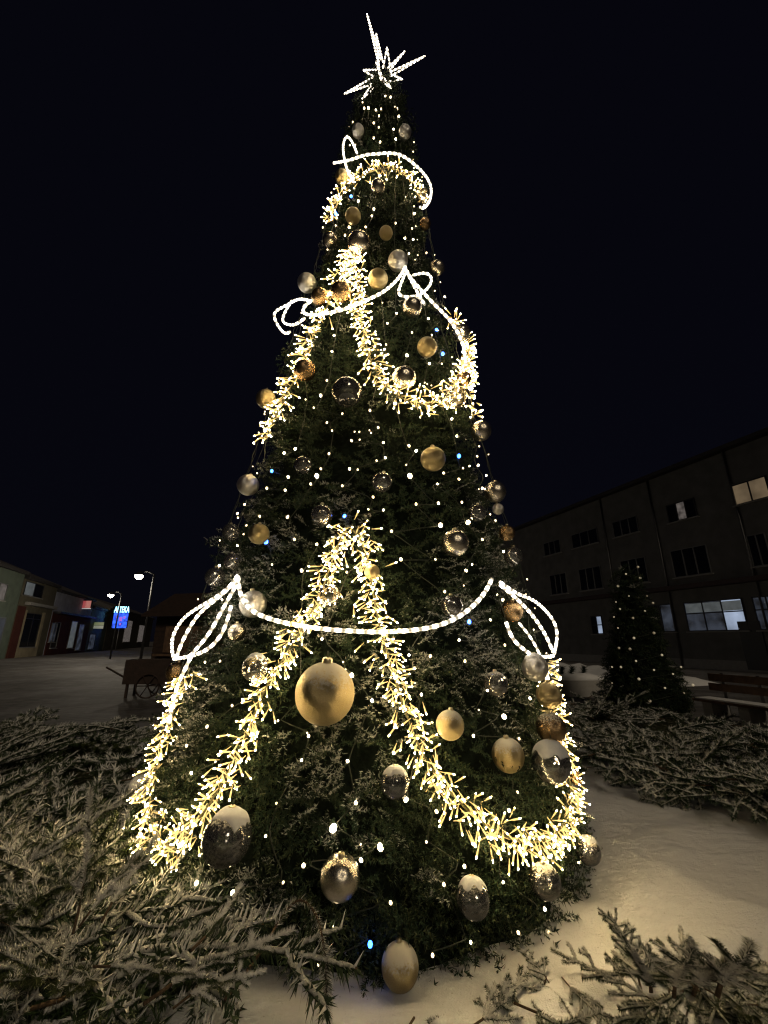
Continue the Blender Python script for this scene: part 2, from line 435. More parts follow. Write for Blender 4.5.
def crown_mesh(name, zones, prof_f, ax_f, ydep, snowz, rr, core_k=1.0, mats=None):
    allv = []; mats_i = []
    for (z0, z1, dens, L, nn, ln, wd) in zones:
        tmpl = [spray_template(rr, nn, ln, wd) for _ in range(5)]
        zs = np.linspace(z0, z1, 60); wts = prof_f(zs) + .02
        area = 2 * math.pi * np.trapezoid(wts, zs) if hasattr(np, 'trapezoid') else 2 * math.pi * np.trapz(wts, zs)
        n = int(area * dens)
        cdf = np.cumsum(wts); cdf /= cdf[-1]
        z = np.interp(rr.random(n), cdf, zs)
        ph = rr.random(n) * 2 * math.pi
        rad = prof_f(z)
        p0 = np.stack([ax_f(z) + rad * np.sin(ph), ydep - rad * np.cos(ph), z], 1)
        bumpy = vnoise(p0 * 2.6) * .6 + vnoise(p0 * 6 + 5) * .4
        depth_in = rr.random(n) ** 1.5 * .12 * np.clip(rad / .8, .25, 1)
        rad2 = rad - L * .72 * np.clip(rad / .5, .3, 1) - depth_in + (bumpy - .5) * .34 * np.clip(rad / .8, .3, 1)
        rad2 = np.maximum(rad2, .01)
        pos = np.stack([ax_f(z) + rad2 * np.sin(ph), ydep - rad2 * np.cos(ph), z], 1)
        out = np.stack([np.sin(ph), -np.cos(ph), np.zeros(n)], 1); tan = np.stack([np.cos(ph), np.sin(ph), np.zeros(n)], 1)
        X = out + tan * (rr.normal(size=n) * .38)[:, None] + np.array([0, 0, 1]) * (-.10 + rr.normal(size=n) * .36)[:, None]
        X /= np.linalg.norm(X, axis=1)[:, None]
        Z = np.array([0, 0, 1.]) + .5 * rr.normal(size=(n, 3)); Y = np.cross(Z, X); Y /= np.linalg.norm(Y, axis=1)[:, None]; Z = np.cross(X, Y)
        sc = L * (.7 + .6 * rr.random(n))
        fr_spray = (rr.random(n) < snowz(z) * np.clip((vnoise(p0 * 3.1 + 3) - .38) * 6, 0, 2.4))
        which = rr.integers(0, 5, n)
        for k in range(5):
            idx = np.where(which == k)[0]
            if not len(idx): continue
            T = tmpl[k].reshape(-1, 3)
            Mx = np.stack([X[idx], Y[idx], Z[idx]], 2) * sc[idx][:, None, None]
            V = np.einsum('nij,mj->nmi', Mx, T) + pos[idx][:, None, :]
            V[..., 2] = np.maximum(V[..., 2], .02)
            V = V.reshape(len(idx), -1, 3, 3)
            tipup = (V[:, :, 2, 2] - V[:, :, :2, 2].mean(2)) > -.3 * ln * sc[idx][:, None]
            fro = fr_spray[idx][:, None] & tipup & (rr.random(tipup.shape) < .88)
            mi = np.where(fro, 2, (rr.random(tipup.shape) < .3).astype(int))
            allv.append(V.reshape(-1, 3)); mats_i.append(mi.ravel())
    V = np.concatenate(allv); mi = np.concatenate(mats_i)
    T = np.arange(len(V)).reshape(-1, 3)
    # dense dark inner mass of the crown
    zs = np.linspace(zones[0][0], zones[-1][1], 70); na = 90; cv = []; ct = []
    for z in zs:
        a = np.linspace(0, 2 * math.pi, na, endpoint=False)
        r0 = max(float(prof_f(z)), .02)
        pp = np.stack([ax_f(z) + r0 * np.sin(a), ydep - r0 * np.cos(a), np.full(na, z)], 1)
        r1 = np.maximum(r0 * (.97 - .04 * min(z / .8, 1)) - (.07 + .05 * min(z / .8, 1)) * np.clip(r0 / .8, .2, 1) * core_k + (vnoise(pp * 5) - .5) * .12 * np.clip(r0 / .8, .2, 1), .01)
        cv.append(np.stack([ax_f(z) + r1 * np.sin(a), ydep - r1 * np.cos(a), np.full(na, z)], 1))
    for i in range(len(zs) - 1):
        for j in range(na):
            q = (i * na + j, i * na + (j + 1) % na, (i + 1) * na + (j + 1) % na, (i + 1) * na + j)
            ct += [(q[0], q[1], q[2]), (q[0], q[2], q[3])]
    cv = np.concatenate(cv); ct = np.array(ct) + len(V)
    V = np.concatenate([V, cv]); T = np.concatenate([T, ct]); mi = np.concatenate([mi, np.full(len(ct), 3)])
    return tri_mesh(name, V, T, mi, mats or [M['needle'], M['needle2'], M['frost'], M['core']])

tree = thing('christmas_tree', 'tall conical Christmas tree covered in lights and baubles on the snow bed', 'christmas tree', (axx(0), TD, 0))
b = MB(); b.tube([(0, 0, 0), (.02, 0, 1.5), (.14, 0, 9.3)], [.16, .14, .03], 12); b.build('trunk', M['bark'], tree)
zones = [(0.0, .35, 310, .20, 110, .105, .032), (0.25, 1.0, 250, .17, 110, .105, .034), (1.0, 2.2, 230, .17, 105, .105, .036), (2.2, 4.0, 170, .18, 85, .11, .040),
         (4.0, 6.5, 110, .20, 70, .12, .05), (6.5, 9.2, 130, .20, 66, .13, .055)]
cme = crown_mesh('crown', zones, lambda z: np.maximum(prof(z) - np.interp(z, [.5, 1.6, 3, 5, 8], [0, .07, .09, .06, .02]), .01), axx, TD, lambda z: np.interp(z, [0, .6, 1.3, 2.4, 4, 9], [.18, .34, .48, .24, .08, .03]), rng)
cro = link('crown', cme, tree); cro.matrix_parent_inverse = Matrix.Translation((-axx(0), -TD, 0))

# a few lumps of lying snow on the lower boughs
def lump_mesh(seed, rx, ry, rz):
    r = np.random.default_rng(seed); b = MB(); k = 12; pr = []
    for i in range(7):
        t = i / 6 * math.pi; pr.append((math.sin(t), -math.cos(t)))
    V = np.array([(a * math.cos(2 * math.pi * j / k), a * math.sin(2 * math.pi * j / k), z) for a, z in pr for j in range(k)])
    nn = vnoise(V * 1.7 + seed * 3.1)[:, None]; V = V * (.65 + .7 * nn); V *= (rx, ry, rz)
    V[:, 2] = np.where(V[:, 2] < 0, V[:, 2] * .4, V[:, 2])
    b.add(V, [(i * k + j, i * k + (j + 1) % k, (i + 1) * k + (j + 1) % k, (i + 1) * k + j) for i in range(6) for j in range(k)], 0, None, True)
    return b
# ------------------------------------------------------------------ baubles
bm = MB(); bm.ball((0, 0, 0), 1, 36); BALL = {k: bm.mesh('bauble', [M[k]]) for k in ('gold', 'bronze', 'champagne', 'silver', 'mirror', 'gold_dust', 'bronze_dust', 'silver_dust', 'mirror_dust', 'gold_frost')}
cp = MB(); cp.lathe([(.16, .96), (.17, 1.0), (.17, 1.12), (.12, 1.16), (.001, 1.16)], 14); CAP = cp.mesh('cap', [M['cap']])
hk = MB(); hk.tube([(0.001, 0, 1.15), (.07, 0, 1.22), (.05, 0, 1.34), (-.03, 0, 1.36), (-.06, 0, 1.25), (0, 0, 1.16)], .014, 6); HOOK = hk.mesh('hanger', [M['wire']])
def snow_cap_mesh(seed, cover):
    b = MB(); k = 30; n = 9; V = []
    for i in range(n + 1):
        for j in range(k):
            a = 2 * math.pi * j / k
            lim = cover * (1 + .28 * (float(vnoise(np.array([math.cos(a) * 2.2 + seed, math.sin(a) * 2.2, seed * .7]))) - .5) * 2.2 + .30 * (float(vnoise(np.array([math.cos(a) * 7 + seed, math.sin(a) * 7, seed * .7]))) - .5))
            t = i / n * lim
            th = 1.0 + .13 * (1 - (i / n) ** 2.2) + .004
            if i == n: th = .99
            th += .03 * (float(vnoise(np.array([math.cos(a) * t * 5, math.sin(a) * t * 5, seed]))) - .5) * (i < n)
            V.append((th * math.sin(t) * math.cos(a), th * math.sin(t) * math.sin(a), th * math.cos(t)))
    b.add(V, [(i * k + j, (i + 1) * k + j, (i + 1) * k + (j + 1) % k, i * k + (j + 1) % k) for i in range(n) for j in range(k)], 0, None, True)
    return b.mesh('snow_cap', [M['snow']])
SCAP = {c: [snow_cap_mesh(i + int(c * 10), c * .88) for i in range(3)] for c in (.55, .95, 1.3)}

BAUBLES = [
 # px, py, width px, kind, snow cover, label
 (405, 132, 12, 'silver', 0, 'small dim silver bauble right of centre just below the star'),
 (358, 131, 12, 'silver', 0, 'small dim silver bauble left of centre just below the star'),
 (342, 177, 13, 'gold', 0, 'small gold bauble under the loop of the topmost rope light'),
 (378, 187, 14, 'champagne', 0, 'small champagne bauble centred under the topmost rope light arc'),
 (423, 196, 13, 'mirror', 0, 'small clear glass bauble inside the right end of the topmost rope light'),
 (353, 216, 15, 'gold', 0, 'gold bauble below the topmost garland beside a blue light'),
 (386, 233, 13, 'gold', 0, 'small gold bauble alone in dark foliage below the topmost rope light'),
 (330, 240, 14, 'champagne', 0, 'champagne bauble at left edge below the topmost garland end'),
 (359, 243, 22, 'champagne', 0, 'champagne bauble sitting on the apex of the upper garland'),
 (425, 224, 11, 'bronze', 0, 'tiny bronze bauble at right edge below the topmost rope light end'),
 (398, 261, 19, 'silver', 0, 'frosted silver bauble just above the peak of the middle rope light'),
 (437, 268, 14, 'champagne', 0, 'champagne bauble on the right edge beside the middle bow loop'),
 (307, 283, 17, 'silver', 0, 'pale silver bauble on the left edge above the middle bow'),
 (378, 279, 19, 'gold', 0, 'gold bauble above the middle rope light, right of the upper garland'),
 (341, 292, 20, 'bronze', 0, 'bronze bauble over the middle rope light, left of the upper garland'),
 (320, 297, 17, 'bronze', 0, 'bronze bauble beside the middle left bow, next to a second bronze one'),
 (412, 307, 19, 'champagne', 0, 'champagne bauble hanging just under the middle right bow loop'),
 (427, 347, 19, 'gold', 0, 'gold bauble inside the upper right garland loop'),
 (404, 378, 23, 'champagne', 0, 'champagne bauble resting on the bottom of the upper right garland loop'),
 (461, 333, 17, 'mirror', 0, 'clear glass bauble at the right edge outside the middle rope light tail'),
 (305, 370, 21, 'bronze', 0, 'bronze bauble hanging on the upper left garland'),
 (266, 399, 18, 'gold', 0, 'gold bauble sticking out on the left edge beside the upper garland'),
 (347, 392, 29, 'mirror', 0, 'large clear glass bauble in dark foliage between the two upper garland legs'),
 (455, 398, 21, 'mirror', 0, 'clear glass bauble with blue glint below the upper right garland loop'),
 (464, 379, 14, 'bronze', 0, 'small bronze bauble at the lower end of the middle rope light tail'),
 (481, 431, 18, 'champagne', 0, 'champagne bauble on the right edge below the upper garland'),
 (303, 465, 17, 'mirror', 0, 'small clear glass bauble in dark foliage among scattered lights, left of centre'),
 (248, 485, 20, 'silver', 0, 'bluish silver bauble on the left edge near a blue light'),
 (433, 459, 24, 'gold', 0, 'gold bauble right of centre in the dark band of the tree'),
 (382, 482, 20, 'mirror', 0, 'clear glass bauble at the centre of the dark band of the tree'),
 (322, 515, 21, 'mirror', 0, 'clear glass bauble just upper left of the lower garland apex'),
 (495, 492, 20, 'champagne', 0, 'champagne bauble on the right edge above a small silver one'),
 (477, 513, 17, 'mirror', 0, 'small clear glass bauble left of the right edge above the champagne bauble'),
 (498, 509, 11, 'silver', 0, 'tiny silver bauble touching the champagne bauble on the right edge'),
 (507, 533, 15, 'bronze', 0, 'small bronze bauble on the right edge above the right bow'),
 (513, 556, 17, 'mirror', 0, 'clear glass bauble on the right edge just above the lower right bow'),
 (455, 543, 26, 'champagne', 0, 'smooth champagne bauble in dark foliage above the lower rope light'),
 (259, 534, 20, 'gold', 0, 'gold bauble on the left side beside a blue light'),
 (231, 532, 16, 'mirror', 0, 'small clear glass bauble on the left edge beside a gold one'),
 (232, 561, 15, 'mirror', 0, 'small dark clear glass bauble just above the lower left bow knot'),
 (215, 577, 18, 'mirror', 0, 'golden tinted clear glass bauble sticking out left of the lower left bow knot'),
 (253, 604, 27, 'silver', 0, 'frosted silver bauble behind the left end of the lower rope light'),
 (329, 595, 22, 'mirror', 0, 'clear glass bauble on the left leg of the lower garland above the rope light'),
 (372, 572, 15, 'gold', 0, 'small gold bauble wrapped in the right leg of the lower garland'),
 (452, 606, 21, 'mirror', 0, 'clear glass bauble sitting just above the right half of the lower rope light'),
 (512, 611, 22, 'bronze', 0, 'bronze bauble inside the lower right bow'),
 (237, 632, 18, 'champagne', 0, 'champagne bauble inside the lower left bow'),
 (176, 672, 20, 'bronze', 0, 'bronze bauble behind the tip of the lower left bow'),
 (535, 668, 24, 'silver', .95, 'snow-topped silver bauble hanging under the lower right bow'),
 (549, 695, 23, 'gold', 0, 'yellow gold bauble on the right edge beneath the silver one'),
 (255, 668, 25, 'mirror', .95, 'snow-topped clear glass bauble left of the largest gold bauble'),
 (496, 684, 23, 'mirror', .55, 'clear glass bauble with a little snow, left of the right edge under the bow'),
 (325, 693, 56, 'gold', .55, 'largest gold glitter bauble at the centre below the lower rope light'),
 (450, 725, 27, 'gold', .95, 'gold bauble with snow cap beside the right leg of the lower garland'),
 (508, 755, 32, 'gold', .55, 'large gold bauble inside the lower right garland loop'),
 (395, 783, 28, 'mirror', .95, 'snow-topped clear glass bauble left of the right leg of the lower garland'),
 (551, 728, 27, 'bronze', .55, 'dark bronze bauble on the right edge above the snow-heaped clear glass bauble'),
 (551, 763, 35, 'mirror', 1.3, 'clear glass bauble heaped with snow on the right edge in the garland'),
 (141, 792, 28, 'silver', 1.3, 'frosted silver bauble on the left edge behind the lower garland'),
 (227, 838, 46, 'mirror', .95, 'large clear glass bauble with thick snow cap at the lower left garland bottom'),
 (340, 877, 38, 'champagne', 0, 'champagne silver bauble at the lower centre of the tree under the brightest light'),
 (545, 881, 29, 'mirror', .55, 'clear glass bauble below the bottom of the lower right garland loop'),
 (588, 851, 21, 'mirror', .95, 'clear glass bauble sticking out over the snow at the lower right edge'),
 (576, 778, 11, 'bronze', 0, 'tiny dark bronze bauble at the far right edge of the garland'),
 (473, 899, 32, 'mirror', .95, 'clear glass bauble with snow cap low on the right of centre'),
 (400, 966, 36, 'gold', 1.3, 'lowest bauble, frosted gold with snow, near the ground at the front'),
]
for i, (px, py, w, k, sn, lab) in enumerate(BAUBLES):
    p = on_tree(px, py, .02); r = w / 2 / px_per_m(p)
    p = on_tree(px, py, (.055 + r * .6) if 'behind' not in lab and 'inside the lower' not in lab else .0)
    o = link('bauble', BALL['gold_frost' if k == 'gold' and sn == 1.3 else k + '_dust' if sn else k], None, tuple(p))
    o.scale = (r, r, r)
    if sn == .55 or k == 'gold': sn = 0
    o.rotation_euler = (random.uniform(-.15, .15), random.uniform(-.15, .15), random.uniform(0, 6))
    tag(o, lab, 'bauble', 'baubles on the big tree')
    link('cap', CAP, o); link('hanger', HOOK, o)
    if sn:
        s = link('snow_cap', SCAP[sn][i % 3], o); s.rotation_euler = (0, 0, random.uniform(0, 6))

# ------------------------------------------------------------------ fairy light strings
LIGHTS = """333,432 328,424 352,442 297,450 286,454 274,472b 290,478 322,470 318,477L 312,485 269,489 287,491 343,487 358,471 240,514 290,517 345,517b
296,540 268,542b 240,546 237,530 303,571 274,565 249,526 247,505 378,429 383,444 385,459 408,447 409,477L 373,498 383,511 391,532 455,437 457,457b 461,469 442,474
457,480 436,485 437,504 460,503 439,526L 466,523L 493,521 475,457 476,466 484,476 480,489 477,447 521,551L 501,552 499,535 434,560 464,571 443,592 467,622b 488,620
457,640 463,661 429,656 420,694 501,716L 352,675L 527,698 471,735 516,738 502,645 303,759 348,760 356,801 334,826X 268,834 305,863 361,858 200,881L 236,890L 333,923
370,941b 195,772 210,726 405,798L 380,845L 425,840 442,882 541,907 515,930 468,939 431,952 462,864 575,862 506,809 435,810 374,125 393,131 374,140 380,144 395,141
352,198b 337,215b 374,211 372,218 366,229 395,225 411,230 404,240 412,241 408,255 425,254 337,227 346,237 329,251 359,203 413,215 350,229 385,98 390,99 365,110 369,110
376,112 381,111 379,118 398,118 396,315 387,325 427,320 406,357L 428,365 384,351 411,334 444,297 328,382 322,397 315,409 343,415 370,412 333,353 335,337 289,518 246,701
235,705 323,639 208,662 223,661 435,331b 540,336b 436,397 441,355b 415,452 262,517 222,566 408,655 372,700 300,620 470,565 300,700 415,760 390,900 560,690 190,745 225,780
285,880 320,960 500,880 545,930 485,690 395,690 310,735 280,720 500,600 225,600 318,545 350,470 330,455 395,405 450,420 470,415 480,540 415,505 400,560""".split()
pts = []
for t in LIGHTS:
    kind = 'n'
    if t[-1].isalpha(): kind = t[-1]; t = t[:-1]
    x, y = map(float, t.split(','))
    p = on_tree(x, y, .015); ph, z = phi_z(p)
    if kind == 'b' and x > 530: continue
    pts.append((ph, z, kind))
lr = random.Random(77)
for _ in range(110):
    pts.append((lr.uniform(-1.6, 1.6), lr.choice([lr.uniform(.3, 4.2), lr.uniform(1.8, 8.2)]), 't'))
NB = 13
EDG = np.linspace(-1.75, 1.75, NB + 1)
bins = [[] for _ in range(NB)]
for ph, z, k in pts:
    bins[int(np.clip(np.searchsorted(EDG, ph) - 1, 0, NB - 1))].append((ph, z, k))
# the same strings carry on round the far side
for j in range(9):
    ph0 = 1.85 + j * .3
    bins.append([(ph0 + random.uniform(-.08, .08), z + random.uniform(-.2, .2), 'n') for z in np.arange(.5, 9, .75)])
bl = MB(); bl.ball((0, 0, 0), 1, 8, 0, 1.25); BULB = bl.mesh('bulb', [M['bulb']]); BULBB = bl.mesh('bulb', [M['bluebulb']]); BULBD = bl.mesh('bulb', [M['bulbdim']])
STRING_LABELS = [
 'fairy light string down the far left outline of the big tree, behind the bow',
 'fairy light string passing the bronze bauble behind the lower left bow tip',
 'fairy light string passing under the knot of the lower left bow',
 'fairy light string passing the frosted silver bauble at the rope light left end',
 'fairy light string passing just left of the snow-topped clear glass bauble',
 'fairy light string passing left of the largest gold bauble',
 'fairy light string with the brightest light, down the tree front beside the largest gold bauble',
 'fairy light string passing right of the largest gold bauble down to the lowest bauble',
 'fairy light string following the right leg of the lower garland',
 'fairy light string passing the smooth champagne bauble above the rope light',
 'fairy light string passing the large gold bauble in the lower right garland loop',
 'fairy light string passing the bronze bauble inside the lower right bow',
 'fairy light string down the far right outline of the big tree']
for bi, bn in enumerate(bins):
    if not bn: continue
    bn.sort(key=lambda q: -q[1])
    back = bi >= NB
    lab = 'string of warm fairy lights hanging down the far side of the big tree' if back else STRING_LABELS[bi]
    st = thing('fairy_light_string', lab, 'light string', (0, 0, 0), 0, 'fairy light strings on the big tree')
    wp = []
    top = (bn[0][0], min(9.2, bn[0][1] + .5), 'n')
    seq = [top] + bn
    for a, c in zip(seq[:-1], seq[1:]):
        n = max(2, int(abs(a[1] - c[1]) / .12) + int(abs(a[0] - c[0]) * prof(a[1]) / .12) + 1)
        for q in range(n):
            t = q / n; wp.append(surf(a[0] + (c[0] - a[0]) * t, a[1] + (c[1] - a[1]) * t, .005 + .012 * math.sin(q * 2.1)))
    wp.append(surf(seq[-1][0], seq[-1][1], .01))
    w = MB(); w.tube(resample(np.array(wp), .06), .003, 5); w.build('wire', M['wire'], st)
    for ph, z, k in bn:
        p = surf(ph, z, .035)
        s = {'t': .0050, 'n': .0068, 'b': .013, 'L': .0115, 'X': .019}[k] * (1 + .28 * max(0, (z - 1.5)) / 3)
        s *= random.uniform(.75, 1.2)
        o = link('bulb', BULBB if k == 'b' else BULBD if k == 't' or k == 'n' and random.random() < .35 else BULB, st, tuple(p)); o.scale = (s, s, s)
        o.rotation_euler = (random.uniform(-.6, .6), random.uniform(-.6, .6), 0)
        if k == 'b': o['label'] = 'blue flashing bulb'

# ------------------------------------------------------------------ LED cluster garlands
def led_mesh():
    b = MB()
    b.lathe([(.0022, 0), (.0030, .03), (.0066, .045), (.0080, .090)], 8, 0)
    b.lathe([(.0058, .0901), (.0052, .094), (.0046, .099), (.003, .103), (.0005, .105)], 8, 1)
    return b
LED = led_mesh().mesh('led', [M['ledbody'], M['ledtip']])
lg = led_mesh(); LV = np.concatenate(lg.v); LF = lg.f; LM = lg.m
def garland(label, pxs, off=.05, gap=.0050, scl=.70, thick=.58):
    P = tree_path(pxs, off, 8, .01, 10)
    t = thing('led_garland', label, 'light garland', (0, 0, 0), 0, 'LED garlands on the big tree')
    w = MB(); w.tube(resample(P, .03), .006, 6); w.build('wire', M['gwire'], t)
    d = np.r_[0, np.cumsum(np.linalg.norm(np.diff(P, axis=0), axis=1))]
    n = int(d[-1] / gap); S = []
    tg = np.gradient(P, axis=0)
    for i in range(n):
        s = (i + random.random()) * gap
        c = np.array([np.interp(s, d, P[:, k]) for k in range(3)])
        tt = np.array([np.interp(s, d, tg[:, k]) for k in range(3)]); tt /= np.linalg.norm(tt)
        out = np.array([c[0] - axx(c[2]), c[1] - TD, .15]); out /= np.linalg.norm(out)
        sd = np.cross(tt, out)
        a = random.gauss(0, 1.2)
        dr = out * math.cos(a) * .8 + sd * math.sin(a) * 1.1 + tt * random.uniform(-.5, .9) + np.array([0, 0, -.45])
        dr /= np.linalg.norm(dr)
        ln = scl * random.uniform(.65, 1.15)
        S.append((c + dr * .008 + sd * random.gauss(0, .038) + out * random.uniform(-.03, .04) + tt * random.uniform(-.02, .02), dr, ln))
    idx = list(range(n)); random.shuffle(idx)
    show = set(idx[:100])
    rest = MB()
    for i, (c, dr, ln) in enumerate(S):
        q = Vector(dr).to_track_quat('Z', 'Y')
        if i in show:
            o = link('led', LED, t, tuple(c)); o.rotation_mode = 'QUATERNION'; o.rotation_quaternion = q; o.scale = (thick, thick, ln)
        else:
            mx = np.array(q.to_matrix())
            V = (LV * (thick, thick, ln)) @ mx.T + c
            rest.add(V, LF, 0, None, True); rest.m[-len(LF):] = LM
    if rest.n:
        o = rest.build('led_cluster', [M['ledbody'], M['ledtip']], t); o['kind'] = 'stuff'
garland('dense golden LED garland from the lower apex down the left of the big gold bauble',
        [(347, 527), (338, 545), (329, 570), (318, 600), (300, 632), (281, 662), (262, 695), (247, 735), (226, 775), (207, 808), (190, 830), (178, 843)])
garland('dense golden LED garland hanging down the left outline below the left bow',
        [(190, 668), (178, 700), (165, 735), (156, 770), (150, 800), (152, 825), (163, 842), (176, 850)])
garland('dense golden LED garland from the lower apex swagging right to the right outline',
        [(350, 527), (364, 545), (371, 580), (378, 620), (388, 655), (400, 695), (414, 735), (432, 770), (460, 803), (490, 828), (520, 842), (545, 840), (565, 822), (572, 795), (566, 765), (558, 735), (553, 705), (548, 680), (543, 660)])
garland('LED garland down the left side of the upper tree from its apex to the outline',
        [(352, 252), (341, 275), (330, 300), (318, 325), (307, 350), (297, 375), (284, 400), (273, 420), (265, 440)], scl=.90, thick=.66, gap=.0080)
garland('LED garland looping down the right side of the upper tree under the middle rope light',
        [(352, 250), (357, 280), (360, 310), (365, 340), (374, 368), (390, 390), (410, 402), (432, 404), (450, 393), (462, 375), (466, 355), (460, 335), (450, 318)], scl=.90, thick=.66, gap=.0080)
garland('topmost LED garland arching just under the topmost rope light',
        [(333, 222), (336, 205), (345, 190), (358, 178), (374, 171), (390, 168), (405, 174), (416, 186), (422, 202)], scl=.82, thick=.7, gap=.0090)
garland('short LED garland trailing down the right outline below the upper garland loop',
        [(466, 375), (469, 390), (472, 405), (473, 420)], scl=.7, thick=1.1, gap=.03)

# ------------------------------------------------------------------ rope lights with bows
def rope_part(name, pxs, parent, off=.09, r=.012, it=5):
    P = tree_path(pxs, off, 8, .0125, it)
    b = MB(); b.tube(P, r, 8); return b.build(name, M['rope'], parent)
rl = thing('rope_light', 'lower white rope light swag across the tree with a looped bow at each end', 'rope light', (0, 0, 0), 0, 'white rope lights on the big tree')
rope_part('swag', [(238, 577), (240, 592), (247, 606), (262, 616), (290, 624), (320, 628.5), (350, 631), (382, 632), (415, 630), (440, 625), (460, 616), (475, 604), (485, 592), (492, 579)], rl)
rope_part('bow_loop', [(238, 575), (228, 588), (213, 599), (196, 609), (182, 620), (173, 636), (172, 650), (174, 659)], rl, .12, .010)
rope_part('bow_loop', [(176, 659), (183, 640), (198, 615), (218, 598), (238, 580)], rl, .10, .010)
rope_part('bow_loop', [(174, 659), (191, 656), (208, 649), (221, 635), (228, 618), (231, 606)], rl, .10, .010)
rope_part('bow_loop', [(190, 656), (208, 635), (221, 612), (230, 596), (238, 582)], rl, .11, .010)
rope_part('bow_tail', [(191, 657), (179, 682), (172, 705), (169, 724)], rl, .08, .010)
rope_part('bow_loop', [(500, 582), (516, 593), (533, 600), (546, 611), (555, 624), (557, 638), (554, 654)], rl, .12, .010)
rope_part('bow_loop', [(500, 585), (517, 599), (533, 616), (545, 634), (553, 652)], rl, .10, .010)
rope_part('bow_loop', [(506, 622), (513, 639), (526, 651), (538, 657), (553, 656)], rl, .10, .010)
rope_part('bow_tail', [(519, 623), (531, 638), (540, 655), (546, 668), (549, 684)], rl, .07, .007)
r2 = thing('rope_light', 'middle white rope light draped across the upper tree with bows and a right tail', 'rope light', (0, 0, 0), 0, 'white rope lights on the big tree')
rope_part('swag', [(311, 301), (304, 307), (304, 313), (312, 315), (328, 313), (348, 308), (367, 300), (383, 292), (395, 282), (402, 273), (405, 267)], r2, .12, .0125)
rope_part('bow_tail', [(405, 267), (410, 277), (421, 290), (434, 304), (448, 318), (458, 333), (464, 349), (466, 365)], r2, .12, .0120)
rope_part('bow_loop', [(405, 274), (399, 289), (400, 295), (409, 297), (421, 294), (430, 285), (431, 277), (425, 273), (413, 275)], r2, .16, .0105)
rope_part('bow_tail', [(407, 272), (415, 288), (425, 305)], r2, .15, .0100)
rope_part('bow_loop', [(311, 301), (299, 299), (287, 305), (275, 312), (276, 322), (284, 333), (290, 332)], r2, .14, .0110)
rope_part('bow_loop', [(292, 301), (285, 312), (283, 322), (294, 325), (305, 318)], r2, .15, .0105)
r3 = thing('rope_light', 'topmost white rope light arching over the narrow tree top with one upright loop', 'rope light', (0, 0, 0), 0, 'white rope lights on the big tree')
rope_part('swag', [(334, 163), (350, 160), (365, 155), (376, 154), (388, 153), (401, 155), (414, 164), (425, 175), (431, 187), (430, 200), (424, 208), (420, 207)], r3, .10, .0125)
rope_part('bow_loop', [(357, 153), (351, 140), (346, 137), (343, 147), (345, 162), (349, 174), (353, 181)], r3, .14, .0105)

# ------------------------------------------------------------------ star
star = thing('tree_star', 'white rope-light star with long rays on the tip of the big tree', 'star', tuple(at_depth(381, 76, TD)), 0)
SP = np.array(star.location)
def star_ray(name, a, tip, c, off=0.0):
    off -= .14
    A = at_depth(*a, TD + off) - SP; T = at_depth(*tip, TD + off * 1.2 - .04) - SP; C = at_depth(*c, TD + off) - SP
    s = spline([A, A * .45 + T * .55, T * .97 + A * .03], 8); e = spline([T * .97 + C * .03, C * .45 + T * .55, C], 8)
    b = MB(); b.tube(resample(np.concatenate([s, [T], e]), .02), .0085, 7); return b.build(name, M['rope'], star)
star_ray('long_ray', (378, 62), (367, 14), (381, 60), -.05)
star_ray('ray', (379, 66), (376, 33), (383, 62), .02)
star_ray('ray', (383, 68), (387, 47), (390, 66), -.1)
star_ray('ray', (388, 68), (405, 51), (390, 70), 0)
star_ray('long_ray', (390, 72), (425, 56), (391, 76), -.05)
star_ray('ray', (391, 74), (402, 79), (387, 82), -.1)
star_ray('long_ray', (375, 76), (344, 94), (372, 84), .0)
star_ray('ray', (376, 70), (363, 70), (374, 77), -.1)
star_ray('ray', (372, 84), (362, 99), (374, 88), .05)
star_ray('ray', (384, 78), (391, 88), (385, 84), -.12)
star_ray('ray', (381, 80), (376, 61), (384, 82), -.16)
b = MB(); b.tube([at_depth(382, 96, TD) - SP + np.array((0, 0, -.25)), at_depth(382, 76, TD) - SP], .014, 8); b.build('mount', M['greymetal'], star)
b = MB(); b.tube(np.array([at_depth(375 + 8 * math.cos(a) + 7, 75 + 8 * math.sin(a), TD + .03) - SP for a in np.linspace(0, 6.28, 24)]), .008, 6); b.build('hub', M['greymetal'], star)

